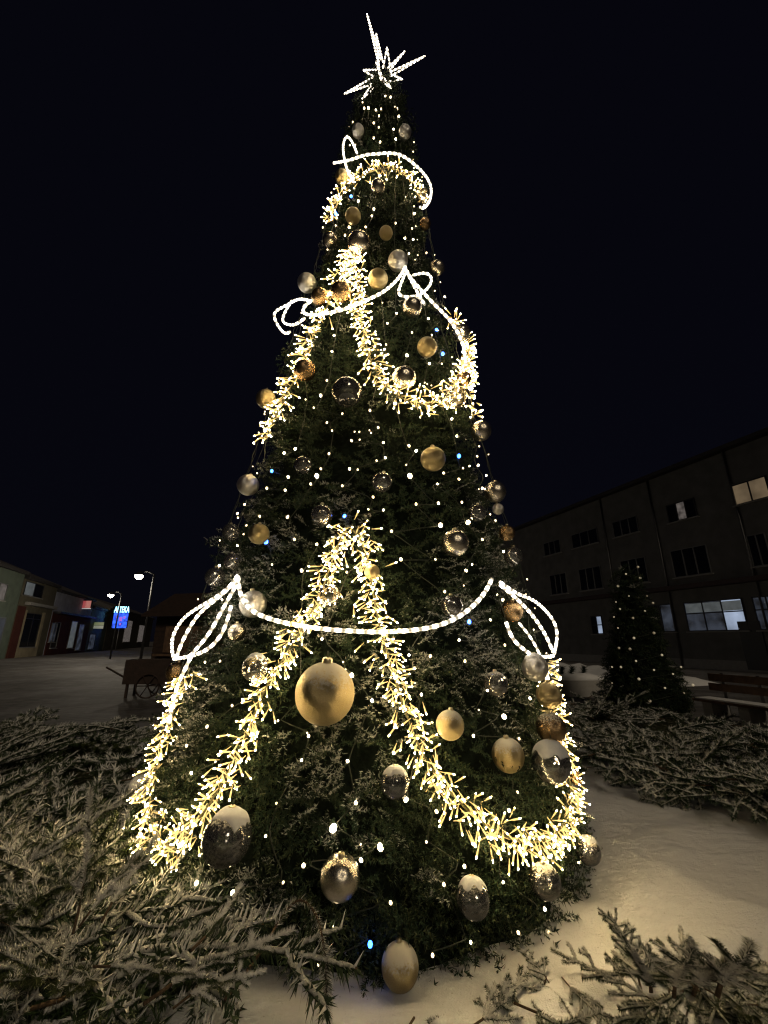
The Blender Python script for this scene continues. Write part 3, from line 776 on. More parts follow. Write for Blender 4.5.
# ------------------------------------------------------------------ cut fir branches
def fir_branch(seed, L, ns, tl, dens, ln, wd, droop=.12, rsnow=.0095, side_ang=.9, flat=.1, fp=.40):
    r = np.random.default_rng(seed)
    n = 7
    s = np.linspace(0, 1, n)
    main = np.stack([s * L, .06 * L * np.sin(s * 3 + r.random() * 6), -droop * L * s ** 2 + .02], 1)
    twigs = [main[1:]]
    for i in range(ns):
        t = .12 + .8 * (i + .5 * r.random()) / ns
        p = np.array([np.interp(t, s, main[:, k]) for k in range(3)])
        for sg in (-1, 1):
            if r.random() < .12: continue
            l = tl * (1 - .55 * t) * r.uniform(.6, 1.2); a = sg * side_ang * r.uniform(.7, 1.15)
            d = np.array([math.cos(a), math.sin(a), r.normal() * flat]);
            q1 = p + d * l * .5; d2 = d * .9 + np.array([.35, 0, -.08 + r.normal() * .12]); q2 = q1 + d2 / np.linalg.norm(d2) * l * .5
            tw = spline([p, q1, q2], 3); twigs.append(tw)
            if l > .14 and r.random() < .7:
                sg2 = -1 if r.random() < .5 else 1
                d3 = np.array([math.cos(a + sg2 * .7), math.sin(a + sg2 * .7), r.normal() * .15])
                twigs.append(np.array([q1, q1 + d3 * l * .22, q1 + d3 * l * .42 + np.array([.02, 0, -.01])]))
    V = []; mi = []
    b = MB(); b.tube(main, np.linspace(.007, .003, n), 6, 0)
    for tw in twigs[1:]: b.tube(tw, .0025, 4, 0, False)
    for tw in twigs:
        tl_ = np.linalg.norm(np.diff(tw, axis=0), axis=1).sum()
        nd = needles_along(tw, max(6, int(tl_ * dens)), ln, wd, r, .9)
        up = nd[:, 2, 2] - nd[:, :2, 2].mean(1)
        f = (up > .0 * ln) & (r.random(len(nd)) < fp * np.clip((vnoise(nd[:, 2] * 16 + seed) - .33) * 5, .1, 1.9))
        V.append(nd.reshape(-1, 3)); mi.append(np.where(f, 2, 1))
        # the twig's frosted fur, tapering to its tip
        m = resample(tw, .02); k_ = len(m)
        rad = rsnow * np.clip(np.linspace(1.1, .55, k_), 0, 1) * (.85 + .3 * r.random(k_)); rad[-1] *= .25
        b.tube(m, rad, 6, 3, False)
    bv = np.concatenate(b.v)
    V = np.concatenate(V); T = np.arange(len(V)).reshape(-1, 3)
    bt = []; bmi = []
    for q, m_ in zip(b.f, b.m):
        for k in range(1, len(q) - 1): bt.append((q[0], q[k], q[k + 1])); bmi.append(m_)
    T2 = np.concatenate([T, np.array(bt) + len(V)])
    return tri_mesh('fir_branch', np.concatenate([V, bv]), T2, np.concatenate([np.concatenate(mi), np.array(bmi)]), [M['bark'], M['bneedle'], M['bfrost'], M['fur']])
NEAR = [fir_branch(100 + i, .75 + .1 * (i % 3), 5, .42, 2100, .028, .0040, .12 + .05 * (i % 2)) for i in range(5)]
FAR = [fir_branch(200 + i, .95 + .15 * (i % 3), 6, .44, 900, .046, .0085, .12, .012) for i in range(5)]
LONG = [fir_branch(300 + i, .95, 4, .26, 2200, .027, .0040, .10, .010, .7, .1, .75) for i in range(3)]

def lay(me, p, az, pitch, roll, sc, label, group):
    o = link('fir_branch', me, None, tuple(p)); o.scale = (sc, sc, sc)
    o.rotation_euler = (roll, -pitch, az)
    return tag(o, label, 'fir branch', group)
def heap(n, poly, zf, meshes, label, group, sc=(.7, 1.2), seed=1, pitch=(-.15, .35), az=None, xlim=None):
    r = random.Random(seed); xs = [q[0] for q in poly]; ys = [q[1] for q in poly]; k = 0
    def inside(x, y):
        c = False; j = len(poly) - 1
        for i in range(len(poly)):
            if (poly[i][1] > y) != (poly[j][1] > y) and x < (poly[j][0] - poly[i][0]) * (y - poly[i][1]) / (poly[j][1] - poly[i][1]) + poly[i][0]: c = not c
            j = i
        return c
    while k < n:
        x = r.uniform(min(xs), max(xs)); y = r.uniform(min(ys), max(ys))
        if not inside(x, y): continue
        z = zf(x, y) * r.uniform(.35, 1.0)
        p = ground_at(x, y, z)
        rad = math.hypot(p[0] - axx(0), p[1] - TD)
        if rad < 1.62: continue
        a = r.uniform(0, 6.28) if az is None else r.gauss(*az)
        # keep the branch's tip out of the tree's body
        tip = p + np.array([math.cos(a), math.sin(a), 0]) * .8
        if math.hypot(tip[0] - axx(0), tip[1] - TD) < 1.5: a += math.pi
        if p[1] < 1.4 and math.sin(a) < -.2: a = -a
        if xlim is not None and (p[0] + .8 * math.cos(a) > xlim): a = math.pi - a
        if xlim is not None and (p[0] + .8 * math.cos(a) > xlim or p[0] > xlim - .05): continue
        lay(r.choice(meshes), p, a, r.uniform(*pitch), r.uniform(-.5, .5), r.uniform(*sc), label, group)
        k += 1
LEFT_POLY = [(-220, 742), (0, 738), (135, 735), (150, 760), (140, 800), (150, 880), (190, 930), (250, 985), (245, 1060), (-220, 1060)]
RIGHT_POLY = [(552, 712), (590, 700), (660, 712), (768, 742), (960, 790), (960, 845), (768, 800), (690, 785), (600, 770), (565, 755)]
BOT_POLY = [(365, 1006), (450, 992), (520, 972), (600, 968), (700, 975), (790, 985), (860, 1000), (860, 1060), (365, 1060)]
heap(84, LEFT_POLY[:3] + [(150, 760), (140, 800), (150, 865), (-220, 865)], lambda x, y: .22, FAR, 'cut snowy fir branch in the far part of the heap left of the big tree', 'fir branches heaped left of the tree', (.6, 1.05), 3)
heap(58, [(-220, 850), (150, 850), (190, 930), (250, 985), (245, 1070), (-220, 1070)], lambda x, y: .34, NEAR + LONG, 'cut snowy fir branch in the near part of the heap at the lower left', 'fir branches heaped left of the tree', (.95, 1.45), 4, xlim=-.92)
heap(16, [(-60, 880), (60, 900), (150, 930), (215, 985), (225, 1060), (-60, 1060)], lambda x, y: .36, NEAR + LONG, 'frosted fir bough sticking up out of the near heap at the lower left', 'fir boughs standing up in the left heap', (.55, .85), 14, (.35, .95), (.9, .7), -.92)
heap(56, RIGHT_POLY, lambda x, y: .26, FAR, 'cut snowy fir branch in the row behind the snow at the right', 'fir branches laid right of the tree', (.6, 1.0), 5)
heap(46, BOT_POLY, lambda x, y: .16, NEAR + LONG, 'cut snowy fir branch lying along the bottom right in front of the tree', 'fir branches laid along the front', (.42, .66), 6, (-.1, .22))

def heap_stuff(name, n, poly, z, seed, sc):
    r = random.Random(seed); T5 = [fir_branch(500 + i, .9, 4, .42, 380, .045, .010, .12, .012) for i in range(3)]
    dat = []
    for me in T5:
        v = np.zeros(len(me.vertices) * 3, np.float32); me.vertices.foreach_get('co', v)
        t = np.zeros(len(me.loops), np.int32); me.loops.foreach_get('vertex_index', t)
        m_ = np.zeros(len(me.polygons), np.int32); me.polygons.foreach_get('material_index', m_); dat.append((v.reshape(-1, 3), t.reshape(-1, 3), m_))
    Vs = []; Ts = []; Ms = []; off = 0; k = 0
    ys = [q[1] for q in poly]; xs = [q[0] for q in poly]
    while k < n:
        x = r.uniform(min(xs), max(xs)); y = r.uniform(min(ys), max(ys)); c = False; j = len(poly) - 1
        for i in range(len(poly)):
            if (poly[i][1] > y) != (poly[j][1] > y) and x < (poly[j][0] - poly[i][0]) * (y - poly[i][1]) / (poly[j][1] - poly[i][1]) + poly[i][0]: c = not c
            j = i
        if not c: continue
        p = ground_at(x, y, .08 + z * r.uniform(.0, 1)); a = r.uniform(0, 6.28)
        tip = p + np.array([math.cos(a), math.sin(a), 0]) * .8
        if math.hypot(p[0] - axx(0), p[1] - TD) < 1.7: continue
        if math.hypot(tip[0] - axx(0), tip[1] - TD) < 1.6: a += math.pi
        k += 1
        v, t, m_ = r.choice(dat)
        mx = np.array((Matrix.Rotation(a, 3, 'Z') @ Matrix.Rotation(-r.uniform(-.1, .25), 3, 'Y') @ Matrix.Rotation(r.uniform(-.5, .5), 3, 'X')))
        Vs.append((v * r.uniform(*sc)) @ mx.T + p); Ts.append(t + off); Ms.append(m_); off += len(v)
    return tag(link(name, tri_mesh(name, np.concatenate(Vs), np.concatenate(Ts), np.concatenate(Ms), [M['bark'], M['bneedle'], M['bfrost'], M['fur']])), kind='stuff')
heap_stuff('fir_branch_heap', 380, [(-220, 735), (0, 731), (140, 728), (152, 760), (140, 810), (150, 865), (0, 1040), (-220, 1040)], .22, 21, (.8, 1.35))
heap_stuff('fir_branch_heap', 190, [(548, 708), (590, 695), (660, 706), (768, 736), (960, 784), (960, 845), (768, 800), (690, 786), (600, 772), (562, 755)], .26, 22, (.7, 1.1))
def aim(px0, py0, d0, px1, py1, d1, me, L, label, roll=0, sc=None):
    """a single branch from one place to another"""
    a = at_depth(px0, py0, d0); c = at_depth(px1, py1, d1); v = c - a; l = np.linalg.norm(v)
    o = link('fir_branch', me, None, tuple(a)); s = l / L; o.scale = (s, s, s) if sc is None else (s, sc, sc)
    o.rotation_euler = (roll, -math.asin(v[2] / l), math.atan2(v[1], v[0]))
    return tag(o, label, 'fir branch', 'single fir branches by the tree')
ROD = fir_branch(401, .6, 1, .06, 4200, .026, .0040, .0, .006, .9, .1, 1.6)
ROD2 = fir_branch(402, .6, 2, .12, 3000, .028, .0036, .02, .010, .9, .1, .8)
aim(66, 935, 1.62, 97, 788, 1.72, ROD, .6, 'upright frosted fir twig standing above the lower left heap')
aim(85, 930, 1.7, 137, 850, 2.0, ROD2, .6, 'slanting yellowish fir twig beside the upright one in the lower left heap')
aim(110, 925, 1.7, 150, 838, 2.1, ROD2, .6, 'pale slanting fir twig just under the left garland bottom')
ROD3 = fir_branch(403, 1.0, 3, .16, 3600, .025, .0038, .03, .008, .9, .1, 1.4)
aim(150, 1018, 1.5, 287, 924, 1.9, ROD3, 1.0, 'long frosted fir branch slanting up towards the tree front at lower left', 0, .75)
aim(175, 1022, 1.52, 262, 962, 1.85, ROD3, 1.0, 'thinner fir branch under the long slanting one at lower left', .6, .5)
aim(0, 925, 1.5, 60, 950, 1.6, LONG[1], .95, 'drooping frosted fir branch at the left border of the lower heap')
aim(90, 975, 1.5, 195, 970, 1.6, ROD2, .6, 'thick frosted fir twig lying level in the lower left heap')
aim(185, 955, 1.75, 245, 890, 2.15, ROD, .6, 'thin frosted fir twig rising beside the large clear glass bauble')
aim(652, 985, 1.75, 615, 908, 1.95, NEAR[1], .85, 'dark fir branch rising from the bottom right over the snow', .35)
aim(688, 1005, 1.72, 681, 938, 1.8, ROD2, .6, 'short upright fir tip at the bottom right, left of two more', 0, .95)
aim(706, 1008, 1.72, 716, 948, 1.8, ROD2, .6, 'short upright fir tip in the middle of three at the bottom right', .4, .95)
aim(728, 1008, 1.7, 736, 932, 1.78, ROD2, .6, 'tallest of the three upright fir tips at the bottom right', .8, 1.1)
aim(640, 990, 1.7, 632, 955, 1.75, ROD, .6, 'stubby fir tip under the dark rising branch at the bottom right', .8, .9)
aim(545, 985, 1.85, 520, 940, 2.1, LONG[2], .95, 'thin fir branch leaning against the tree foot at the lower right')
aim(610, 720, 6.3, 640, 690, 6.3, NEAR[2], .8, 'spiky fir branch sticking up from the row at the right, before the small tree')
aim(598, 715, 6.2, 612, 686, 6.2, ROD2, .6, 'upright fir tip rising from the row at the right beside the spiky branch')
# the arching branch that hangs over at the front of the tree foot
def arch_branch():
    P3 = [at_depth(px, py, d) for px, py, d in [(225, 1000, 1.75), (262, 950, 1.95), (283, 915, 2.1), (300, 900, 2.12), (316, 915, 2.08), (324, 950, 2.0), (326, 985, 1.92), (325, 1015, 1.86)]]
    P = spline(P3, 5); r = np.random.default_rng(55)
    nd = needles_along(P[8:], 900, .024, .0034, r, .8)
    nd2 = needles_along(P[24:], 1300, .034, .0036, r, .8)
    A = np.concatenate([nd, nd2]); up = A[:, 2, 2] - A[:, :2, 2].mean(1)
    mi = np.where(r.random(len(A)) < .5, 2, 1)
    b = MB(); b.tube(P, .005, 6); bv = np.concatenate(b.v); V = A.reshape(-1, 3); T = np.arange(len(V)).reshape(-1, 3)
    bt = [(q[0], q[k], q[k + 1]) for q in b.f for k in range(1, len(q) - 1)]
    me = tri_mesh('fir_branch', np.concatenate([V, bv]), np.concatenate([T, np.array(bt) + len(V)]), np.r_[mi, np.zeros(len(bt), int)], [M['bark'], M['bneedle'], M['bfrost'], M['snow']])
    tag(link('fir_branch', me), 'arching fir branch whose tip hangs down before the dark tree foot', 'fir branch', 'single fir branches by the tree')
arch_branch()

# dark needle litter under the heaps
def litter(name, poly, z, label):
    P = [ground_at(x, y, 0)[:2] for x, y in poly]
    P = np.array(P); c = P.mean(0); n = len(P); V = []; Fc = []; K = 14; dens = 8
    ring = []
    for i in range(n):
        for k in range(dens): ring.append(P[i] + (P[(i + 1) % n] - P[i]) * k / dens)
    ring = np.array(ring); m = len(ring)
    for i in range(K + 1):
        t = i / K
        q = c + (ring - c) * t
        # keep clear of the tree
        h = (.09 + z * .0) * np.clip((1 - t) * 6, 0, 1) + z * np.clip((1 - t) * 4, 0, 1) * (.5 + vnoise(np.c_[q * 4, np.zeros(m)]))
        V += [(x, y, .012 + hh) for (x, y), hh in zip(q, h)]
    for i in range(K):
        for j in range(m): Fc.append((i * m + j, (i + 1) * m + j, (i + 1) * m + (j + 1) % m, i * m + (j + 1) % m))
    b = MB(); b.add(V, Fc, 0, None, True)
    o = b.build(name, M['litter']); tag(o, kind='stuff')
def litter_mat():
    m = mat('needle_litter', (.03, .035, .018), .9, spec=.1, bump=1, bscale=70)
    n = m.node_tree; b_ = n.nodes['Principled BSDF']
    tc = n.nodes.new('ShaderNodeTexCoord'); nz = n.nodes.new('ShaderNodeTexNoise'); nz.inputs['Scale'].default_value = 22; nz.inputs['Detail'].default_value = 8
    cr = n.nodes.new('ShaderNodeValToRGB')
    cr.color_ramp.elements[0].position = .42; cr.color_ramp.elements[0].color = (.015, .02, .008, 1)
    cr.color_ramp.elements[1].position = .72; cr.color_ramp.elements[1].color = (.35, .33, .28, 1)
    e = cr.color_ramp.elements.new(.58); e.color = (.06, .06, .03, 1)
    n.links.new(tc.outputs['Object'], nz.inputs[0]); n.links.new(nz.outputs[0], cr.inputs[0]); n.links.new(cr.outputs[0], b_.inputs['Base Color'])
    return m
M['litter'] = litter_mat()
litter('needle_litter', [(-220, 745), (0, 742), (120, 742), (135, 800), (150, 880), (200, 950), (240, 1010), (220, 1100), (-300, 1150)], .05, None)
litter('needle_litter', [(560, 720), (600, 708), (660, 718), (768, 748), (960, 795), (960, 835), (768, 795), (690, 780), (600, 765)], .04, None)

# ------------------------------------------------------------------ the two rows of buildings
VD = ray(230, 640); VD[2] = 0; VD = VD / np.linalg.norm(VD)       # along the street
class Wall:
    """vertical facade plane through a ground point, running along the street"""
    def __init__(s, px, py, side):
        s.o = ground_at(px, py, 0); s.u = VD.copy(); s.side = side
        s.n = np.array([VD[1], -VD[0], 0]) * side           # towards the street
        s.ang = math.atan2(s.u[1], s.u[0])
    def hit(s, px, py):
        d = ray(px, py); t = ((s.o - np.array([0, 0, H])) @ s.n) / (d @ s.n)
        p = d * t + np.array([0, 0, H]); q = p - s.o
        return float(q @ s.u), float(p[2])
    def mtx(s, a):
        """local x along the street, local y towards the street, z up, origin at distance a"""
        m = Matrix.Identity(4); o = s.o + s.u * a
        for i in range(3): m[i][0] = s.u[i]; m[i][1] = s.n[i]; m[i][2] = (0, 0, 1)[i]; m[i][3] = o[i]
        return m
WR = Wall(768, 673, -1)
WL = Wall(0, 659, 1)
def plaster(name, c, s=1.5): return mat(name, c, .85, spec=.2, bump=.15, bscale=30, var=.18, vscale=s)
M['plasterR'] = plaster('grey_render', (.20, .197, .188))
M['roofR'] = mat('dark_roof', (.05, .045, .045), .8, var=.2)
M['frameW'] = mat('white_frame', (.20, .20, .20), .5)
M['frameD'] = mat('dark_frame', (.03, .03, .035), .5)
M['glass'] = mat('dark_glass', (.015, .017, .022), .08, spec=.6)
M['sill'] = mat('stone_sill', (.35, .34, .32), .8, var=.1)
M['red'] = mat('red_fascia', (.06, .03, .03), .6, var=.2)
def lit_mat(name, col, s, sc=3.0, lo=.25):
    m = mat(name, (.1, .1, .1), .4); n = m.node_tree; b_ = n.nodes['Principled BSDF']
    tc = n.nodes.new('ShaderNodeTexCoord'); nz = n.nodes.new('ShaderNodeTexNoise'); nz.inputs['Scale'].default_value = sc; nz.inputs['Detail'].default_value = 3
    mr = n.nodes.new('ShaderNodeMapRange'); mr.inputs[1].default_value = .35; mr.inputs[2].default_value = .65; mr.inputs[3].default_value = s * lo; mr.inputs[4].default_value = s
    n.links.new(tc.outputs['Object'], nz.inputs[0]); n.links.new(nz.outputs[0], mr.inputs[0]); n.links.new(mr.outputs[0], b_.inputs['Emission Strength'])
    b_.inputs['Emission Color'].default_value = (*col, 1)
    return m
M['litwarm'] = lit_mat('lit_curtain', (1, .72, .42), .09, 1.2, .5)
M['litgrey'] = lit_mat('dim_lit_curtain', (1, .86, .78), .075)
M['litblue'] = lit_mat('lit_shop_blue', (.62, .75, 1), .36, .8, .5)
M['dimblue'] = lit_mat('dim_shop_blue', (.6, .72, 1), .035, 1.3, .1)
M['litshade'] = lit_mat('lit_blind', (.7, .78, .8), .07, 2, .6)

def window(parent, x, z0, z1, w, panes=3, glass='glass', frame='frameW', deep=.06, glasses=None, trans=None):
    """window in a facade: x centre along the wall, between z0 and z1; frame, panes and sill"""
    f = MB(); t = .05
    f.box(x - w / 2, x - w / 2 + t, -.02, deep, z0, z1); f.box(x + w / 2 - t, x + w / 2, -.02, deep, z0, z1)
    f.box(x - w / 2 + t, x + w / 2 - t, -.02, deep, z0, z0 + t); f.box(x - w / 2 + t, x + w / 2 - t, -.02, deep, z1 - t, z1)
    pw = (w - 2 * t) / panes
    for k in range(1, panes): f.box(x - w / 2 + t + pw * k - .03, x - w / 2 + t + pw * k + .03, -.02, deep - .01, z0 + t, z1 - t)
    if trans: f.box(x - w / 2 + t, x + w / 2 - t, -.02, deep - .016, trans - .03, trans + .03)
    wo_ = f.build('window', M[frame], parent)
    for k in range(panes):
        gl = (glasses[k] if glasses else glass)
        g_ = MB(); g_.box(x - w / 2 + t + pw * k + (.03 if k else 0) + .002, x - w / 2 + t + pw * (k + 1) - (.03 if k < panes - 1 else 0) - .002, .004, .016, z0 + t + .002, z1 - t - .002)
        g_.build('pane', M[gl], wo_)
    s_ = MB(); s_.box(x - w / 2 - .08, x + w / 2 + .08, -.02, deep + .1, z0 - .07, z0 - .003); s_.build('sill', M['sill'], wo_)
    return wo_

# right: long three-storey block
a_far = WR.hit(527, 535)[0]; a_near = -16.0
eave = WR.hit(768, 435)[1]
rb = thing('apartment_block', 'long dark three-storey block with ground floor shops along the right side', 'building')
rb.matrix_world = WR.mtx(0)
b = MB(); b.box(a_near, a_far + 30, -10, 0, 0, eave); b.build('wall', M['plasterR'], rb)
b = MB(); b.box(a_near - .3, a_far + 30.3, -10.4, .45, eave + .003, eave + .22)
b.add([(a_near - .3, .45, eave + .22), (a_far + 30.3, .45, eave + .22), (a_far + 30.3, -10.4, eave + .22), (a_near - .3, -10.4, eave + .22), (a_near - .3, -5, eave + 1.6), (a_far + 30.3, -5, eave + 1.6)],
      [(0, 1, 5, 4), (2, 3, 4, 5), (0, 4, 3), (1, 2, 5)]); b.build('roof', M['roofR'], rb)
zc = WR.hit(720, 583)[1]
b = MB(); b.box(a_near, a_far + 20, .003, .55, zc - .14, zc + .1); b.build('canopy', M['red'], rb)
def wz(px, py): return WR.hit(px, py)
def wr(x0, x1, y0, y1):
    xm = (x0 + x1) / 2; a0, za = wz(x0, (y0 + y1) / 2); a1, zb = wz(x1, (y0 + y1) / 2)
    zt = wz(xm, y0)[1]; zl = wz(xm, y1)[1]
    return (a0 + a1) / 2, zl, zt, abs(a1 - a0)
# local x runs away from the camera, so pane order is near -> far
T_ = wr(732, 770, 480, 502); z3b, z3t = T_[1], T_[2]
window(rb, T_[0], T_[1], T_[2], T_[3], 2, glasses=['litwarm', 'litwarm'], frame='frameD')
c_ = wr(668, 698, 503, 527); window(rb, c_[0], z3b, z3t, c_[3], 3, glasses=['glass', 'litgrey', 'glass'], frame='frameD')
for q in [(614, 640, 523, 545), (573, 600, 537, 558), (545, 562, 548, 565)]:
    c_ = wr(*q); window(rb, c_[0], z3b, z3t, c_[3], 3)
c_ = wr(672, 710, 547, 576); z2b, z2t = c_[1], c_[2]; window(rb, c_[0], z2b, z2t, c_[3], 3)
c_ = wr(748, 768, 532, 556); window(rb, c_[0], z2b, z2t, c_[3], 2)
for q in [(622, 648, 562, 584), (580, 603, 572, 593), (551, 568, 580, 598)]:
    c_ = wr(*q); window(rb, c_[0], z2b, z2t, c_[3], 3)
for k in range(3):
    window(rb, T_[0] - 4.2 * (k + 1), z3b, z3t, 1.9, 3); window(rb, T_[0] - 4.4 * (k + 1), z2b, z2t, 1.9, 3)
c_ = wr(686, 746, 600, 631); z1b, z1t = c_[1], c_[2]
zt_ = z1b + (z1t - z1b) * .60
window(rb, c_[0], z1b, z1t, c_[3], 3, glasses=['litblue', 'dimblue', 'dimblue'], frame='frameD', trans=zt_)
# the blind behind the upper lights of the shop window
b = MB(); b.box(c_[0] - c_[3] / 2 + .08, c_[0] + c_[3] / 2 - .08, .0175, .022, zt_ + .05, z1t - .1); b.build('blind', M['litshade'], rb)
c_ = wr(650, 674, 600, 632); window(rb, c_[0], z1b, z1t, c_[3], 2, glasses=['dimblue', 'glass'], frame='frameD')
c_ = wr(756, 800, 597, 632); window(rb, c_[0], z1b, z1t, c_[3], 3, glasses=['glass', 'dimblue', 'dimblue'], frame='frameD', trans=zt_)
c_ = wr(592, 603, 616, 634); window(rb, c_[0], c_[1], c_[2], c_[3], 2, glasses=['litblue', 'glass'], frame='frameD', trans=(c_[1] + c_[2]) / 2)
b = MB(); c_ = wr(746, 757, 600, 668); b.box(c_[0] - .5, c_[0] + .5, .003, .05, .1, 2.4); b.build('door', M['frameD'], rb)
b = MB(); b.box(a_near, a_far + 30, .003, .04, 0, .5); b.build('plinth', M['sill'], rb)
for q in (610, 663, 751):
    a_ = wz(q, 560)[0]; b = MB(); b.tube([(a_, .08, .1), (a_, .08, eave)], .05, 8); b.build('drainpipe', M['greymetal'], rb)

# left: a row of two-storey shops
def left_building(name, label, xa, xb, htop, m, ext=False):
    a0 = WL.hit(xa, 640)[0]; a1 = WL.hit(xb, 640)[0]
    t = thing(name, label, 'building'); t.matrix_world = WL.mtx(a0)
    w = a1 - a0
    b_ = MB(); b_.box(0, w - .02, -8, 0, 0, htop); b_.build('wall', m, t)
    b_ = MB(); b_.box(-.05, w - .03, -8.2, .35, htop + .003, htop + .25)
    b_.add([(-.05, .35, htop + .25), (w - .03, .35, htop + .25), (w - .03, -8.2, htop + .25), (-.05, -8.2, htop + .25), (-.05, -4, htop + 2), (w - .03, -4, htop + 2)], [(0, 1, 5, 4), (2, 3, 4, 5), (0, 4, 3), (1, 2, 5)])
    b_.build('roof', M['roofR'], t)
    return t, a0, w
heave = WL.hit(40, 583)[1]
M['olive'] = plaster('olive_plaster', (.17, .155, .11)); M['cream'] = plaster('cream_plaster', (.42, .36, .24)); M['bluewhite'] = plaster('white_plaster', (.46, .48, .58)); M['redbrown'] = plaster('red_plaster', (.10, .035, .028))
M['greenish'] = plaster('green_plaster', (.16, .20, .16))
def wl(x0, x1, y0, y1, a0):
    xm = (x0 + x1) / 2; ym = (y0 + y1) / 2
    l = WL.hit(x0, ym)[0] - a0; r = WL.hit(x1, ym)[0] - a0
    return (l + r) / 2, WL.hit(xm, y1)[1], WL.hit(xm, y0)[1], abs(r - l)
bA, a0, w = left_building('shop_building', 'greenish two-storey shop house at the left border', -70, 9, heave + .3, M['greenish'])
c_ = wl(-10, 6, 582, 600, a0); window(bA, c_[0], c_[1], c_[2], c_[3], 2, glasses=['glass', 'litgrey'], frame='frameW')
c_ = wl(-22, 2, 616, 652, a0); window(bA, c_[0], c_[1], c_[2], c_[3], 2, glass='dimblue', frame='frameW')
bB, a0, w = left_building('shop_building', 'olive two-storey shop house with tall cream framed display window', 9.5, 46, heave, M['olive'])
c_ = wl(24, 43, 583, 597, a0); window(bB, c_[0], c_[1], c_[2], c_[3], 2, glasses=['litshade', 'glass'], frame='frameD')
zb_ = WL.hit(30, 604)[1]
b = MB(); b.box(w * .15, w - .1, .003, .4, zb_ - .15, zb_ + .12); b.build('ledge', M['sill'], bB)
c_ = wl(22, 38, 613, 647, a0); window(bB, c_[0], c_[1], c_[2], c_[3], 2, frame='frameD', trans=c_[2] - .5)
b = MB(); b.box(c_[0] - c_[3] / 2 - .55, c_[0] - c_[3] / 2 - .11, .003, .12, 0, c_[2] + .2); b.box(c_[0] + c_[3] / 2 + .11, c_[0] + c_[3] / 2 + .6, .003, .12, 0, c_[2] + .2)
b.box(c_[0] - c_[3] / 2 - .11, c_[0] + c_[3] / 2 + .11, .003, .12, .0, c_[1] - .08); b.build('surround', M['cream'], bB)
b = MB(); b.box(.05, w * .17, .003, .14, 0, zb_ - .3); b.build('pilaster', M['redbrown'], bB)
bC, a0, w = left_building('shop_building', 'shop house with pale upper wall and red ground floor beside the red sign', 46.5, 86, heave - .35, M['bluewhite'])
zg = WL.hit(65, 614)[1]
b = MB(); b.box(0.02, w - .05, .003, .1, 0, zg); b.build('ground_floor', M['redbrown'], bC)
b = MB(); b.box(0, w, .1, .7, zg - .12, zg + .08); b.build('awning', M['frameD'], bC)
for q, gl in [((42, 48, 622, 642), 'dimblue'), ((51, 57, 622, 648), 'glass'), ((68, 74, 621, 648), 'litshade'), ((76, 81, 624, 650), 'dimblue')]:
    c_ = wl(*q, a0)
    if c_[0] - c_[3] / 2 < .1: c_ = (c_[3] / 2 + .15, *c_[1:])
    wo_ = window(bC, c_[0], max(c_[1], .3), c_[2], c_[3], 1, glass=gl, frame='frameW', deep=.17)
    for ch in wo_.children: ch.location.y = .103 if ch.name.startswith('pane') else 0
bD, a0, w = left_building('shop_building', 'dark low shop house beyond the red sign in the left row', 86.5, 104, heave - 1.2, M['greenish'])
c_ = wl(88, 94, 634, 652, a0); window(bD, c_[0], max(.3, c_[1]), c_[2], c_[3], 1, glass='dimblue', frame='frameD')
bE, a0, w = left_building('shop_building', 'farthest shop house of the left row behind the blue sign', 104.5, 150, heave - .6, M['olive'])
c_ = wl(124, 131, 620, 642, a0); window(bE, c_[0], max(.3, c_[1]), c_[2], c_[3], 1, glass='litgrey', frame='frameW')
c_ = wl(138, 144, 625, 642, a0); window(bE, c_[0], max(.3, c_[1]), c_[2], c_[3], 1, glass='litgrey', frame='frameW')

# signs that stand out from the left facades
def sign_at(name, label, x0, x1, y0, y1, Y, faces, bracket=True):
    A = at_depth(x0, y1, Y); B = at_depth(x1, y0, Y); c = (A + B) / 2; w_ = abs(B[0] - A[0]); h_ = abs(B[2] - A[2])
    t = thing(name, label, 'sign', tuple(c))
    b_ = MB(); b_.box(-w_ / 2, w_ / 2, -.08, .08, -h_ / 2, h_ / 2); b_.build('box', M['frameD'], t)
    for n_, (u0, u1, v0, v1, m_) in faces.items():
        f_ = MB(); f_.box(-w_ / 2 + u0 * w_, -w_ / 2 + u1 * w_, -.1, -.083, -h_ / 2 + v0 * h_, -h_ / 2 + v1 * h_); f_.build(n_, m_, t)
    if bracket:
        b_ = MB(); b_.box(-w_ / 2 - 1.6, -w_ / 2 - .003, -.03, .03, h_ * .2, h_ * .2 + .06); b_.box(-w_ / 2 - 1.6, -w_ / 2 - .003, -.03, .03, -h_ * .3, -h_ * .3 + .06); b_.build('bracket', M['greymetal'], t)
    return t, w_, h_
redlit = emit('red_sign_face', (1, .12, .14), .16); palelit = emit('pale_sign_face', (.8, .9, .7), .10); greenlit = emit('green_sign_face', (.45, .7, .25), .07)
whitel = emit('white_strip', (.9, .9, .9), .25)
YL = lambda px: (WL.o + WL.u * WL.hit(px, 640)[0])[1]
sign_at('shop_sign', 'dark box sign with a red panel sticking out from the pale shop house', 75, 93, 600, 609, YL(84) - 3, {'panel': (.38, .95, .1, .9, redlit), 'light_strip': (.45, 1, .0, .08, whitel)})
sign_at('shop_sign', 'pale green and white sign strip low on the left row near the blue sign', 88, 105, 622, 629, YL(100) - 4, {'upper_panel': (.02, .98, .52, .96, greenlit), 'lower_panel': (.02, .98, .05, .48, palelit)})
deepblue = lit_mat('blue_neon', (.02, .10, 1), 1.5, 2.2, .15); cyan = emit('cyan_letters', (.25, .72, 1), 3.2); violet = emit('violet_neon', (.35, .05, .8), .5)
YB = YL(112) - 6
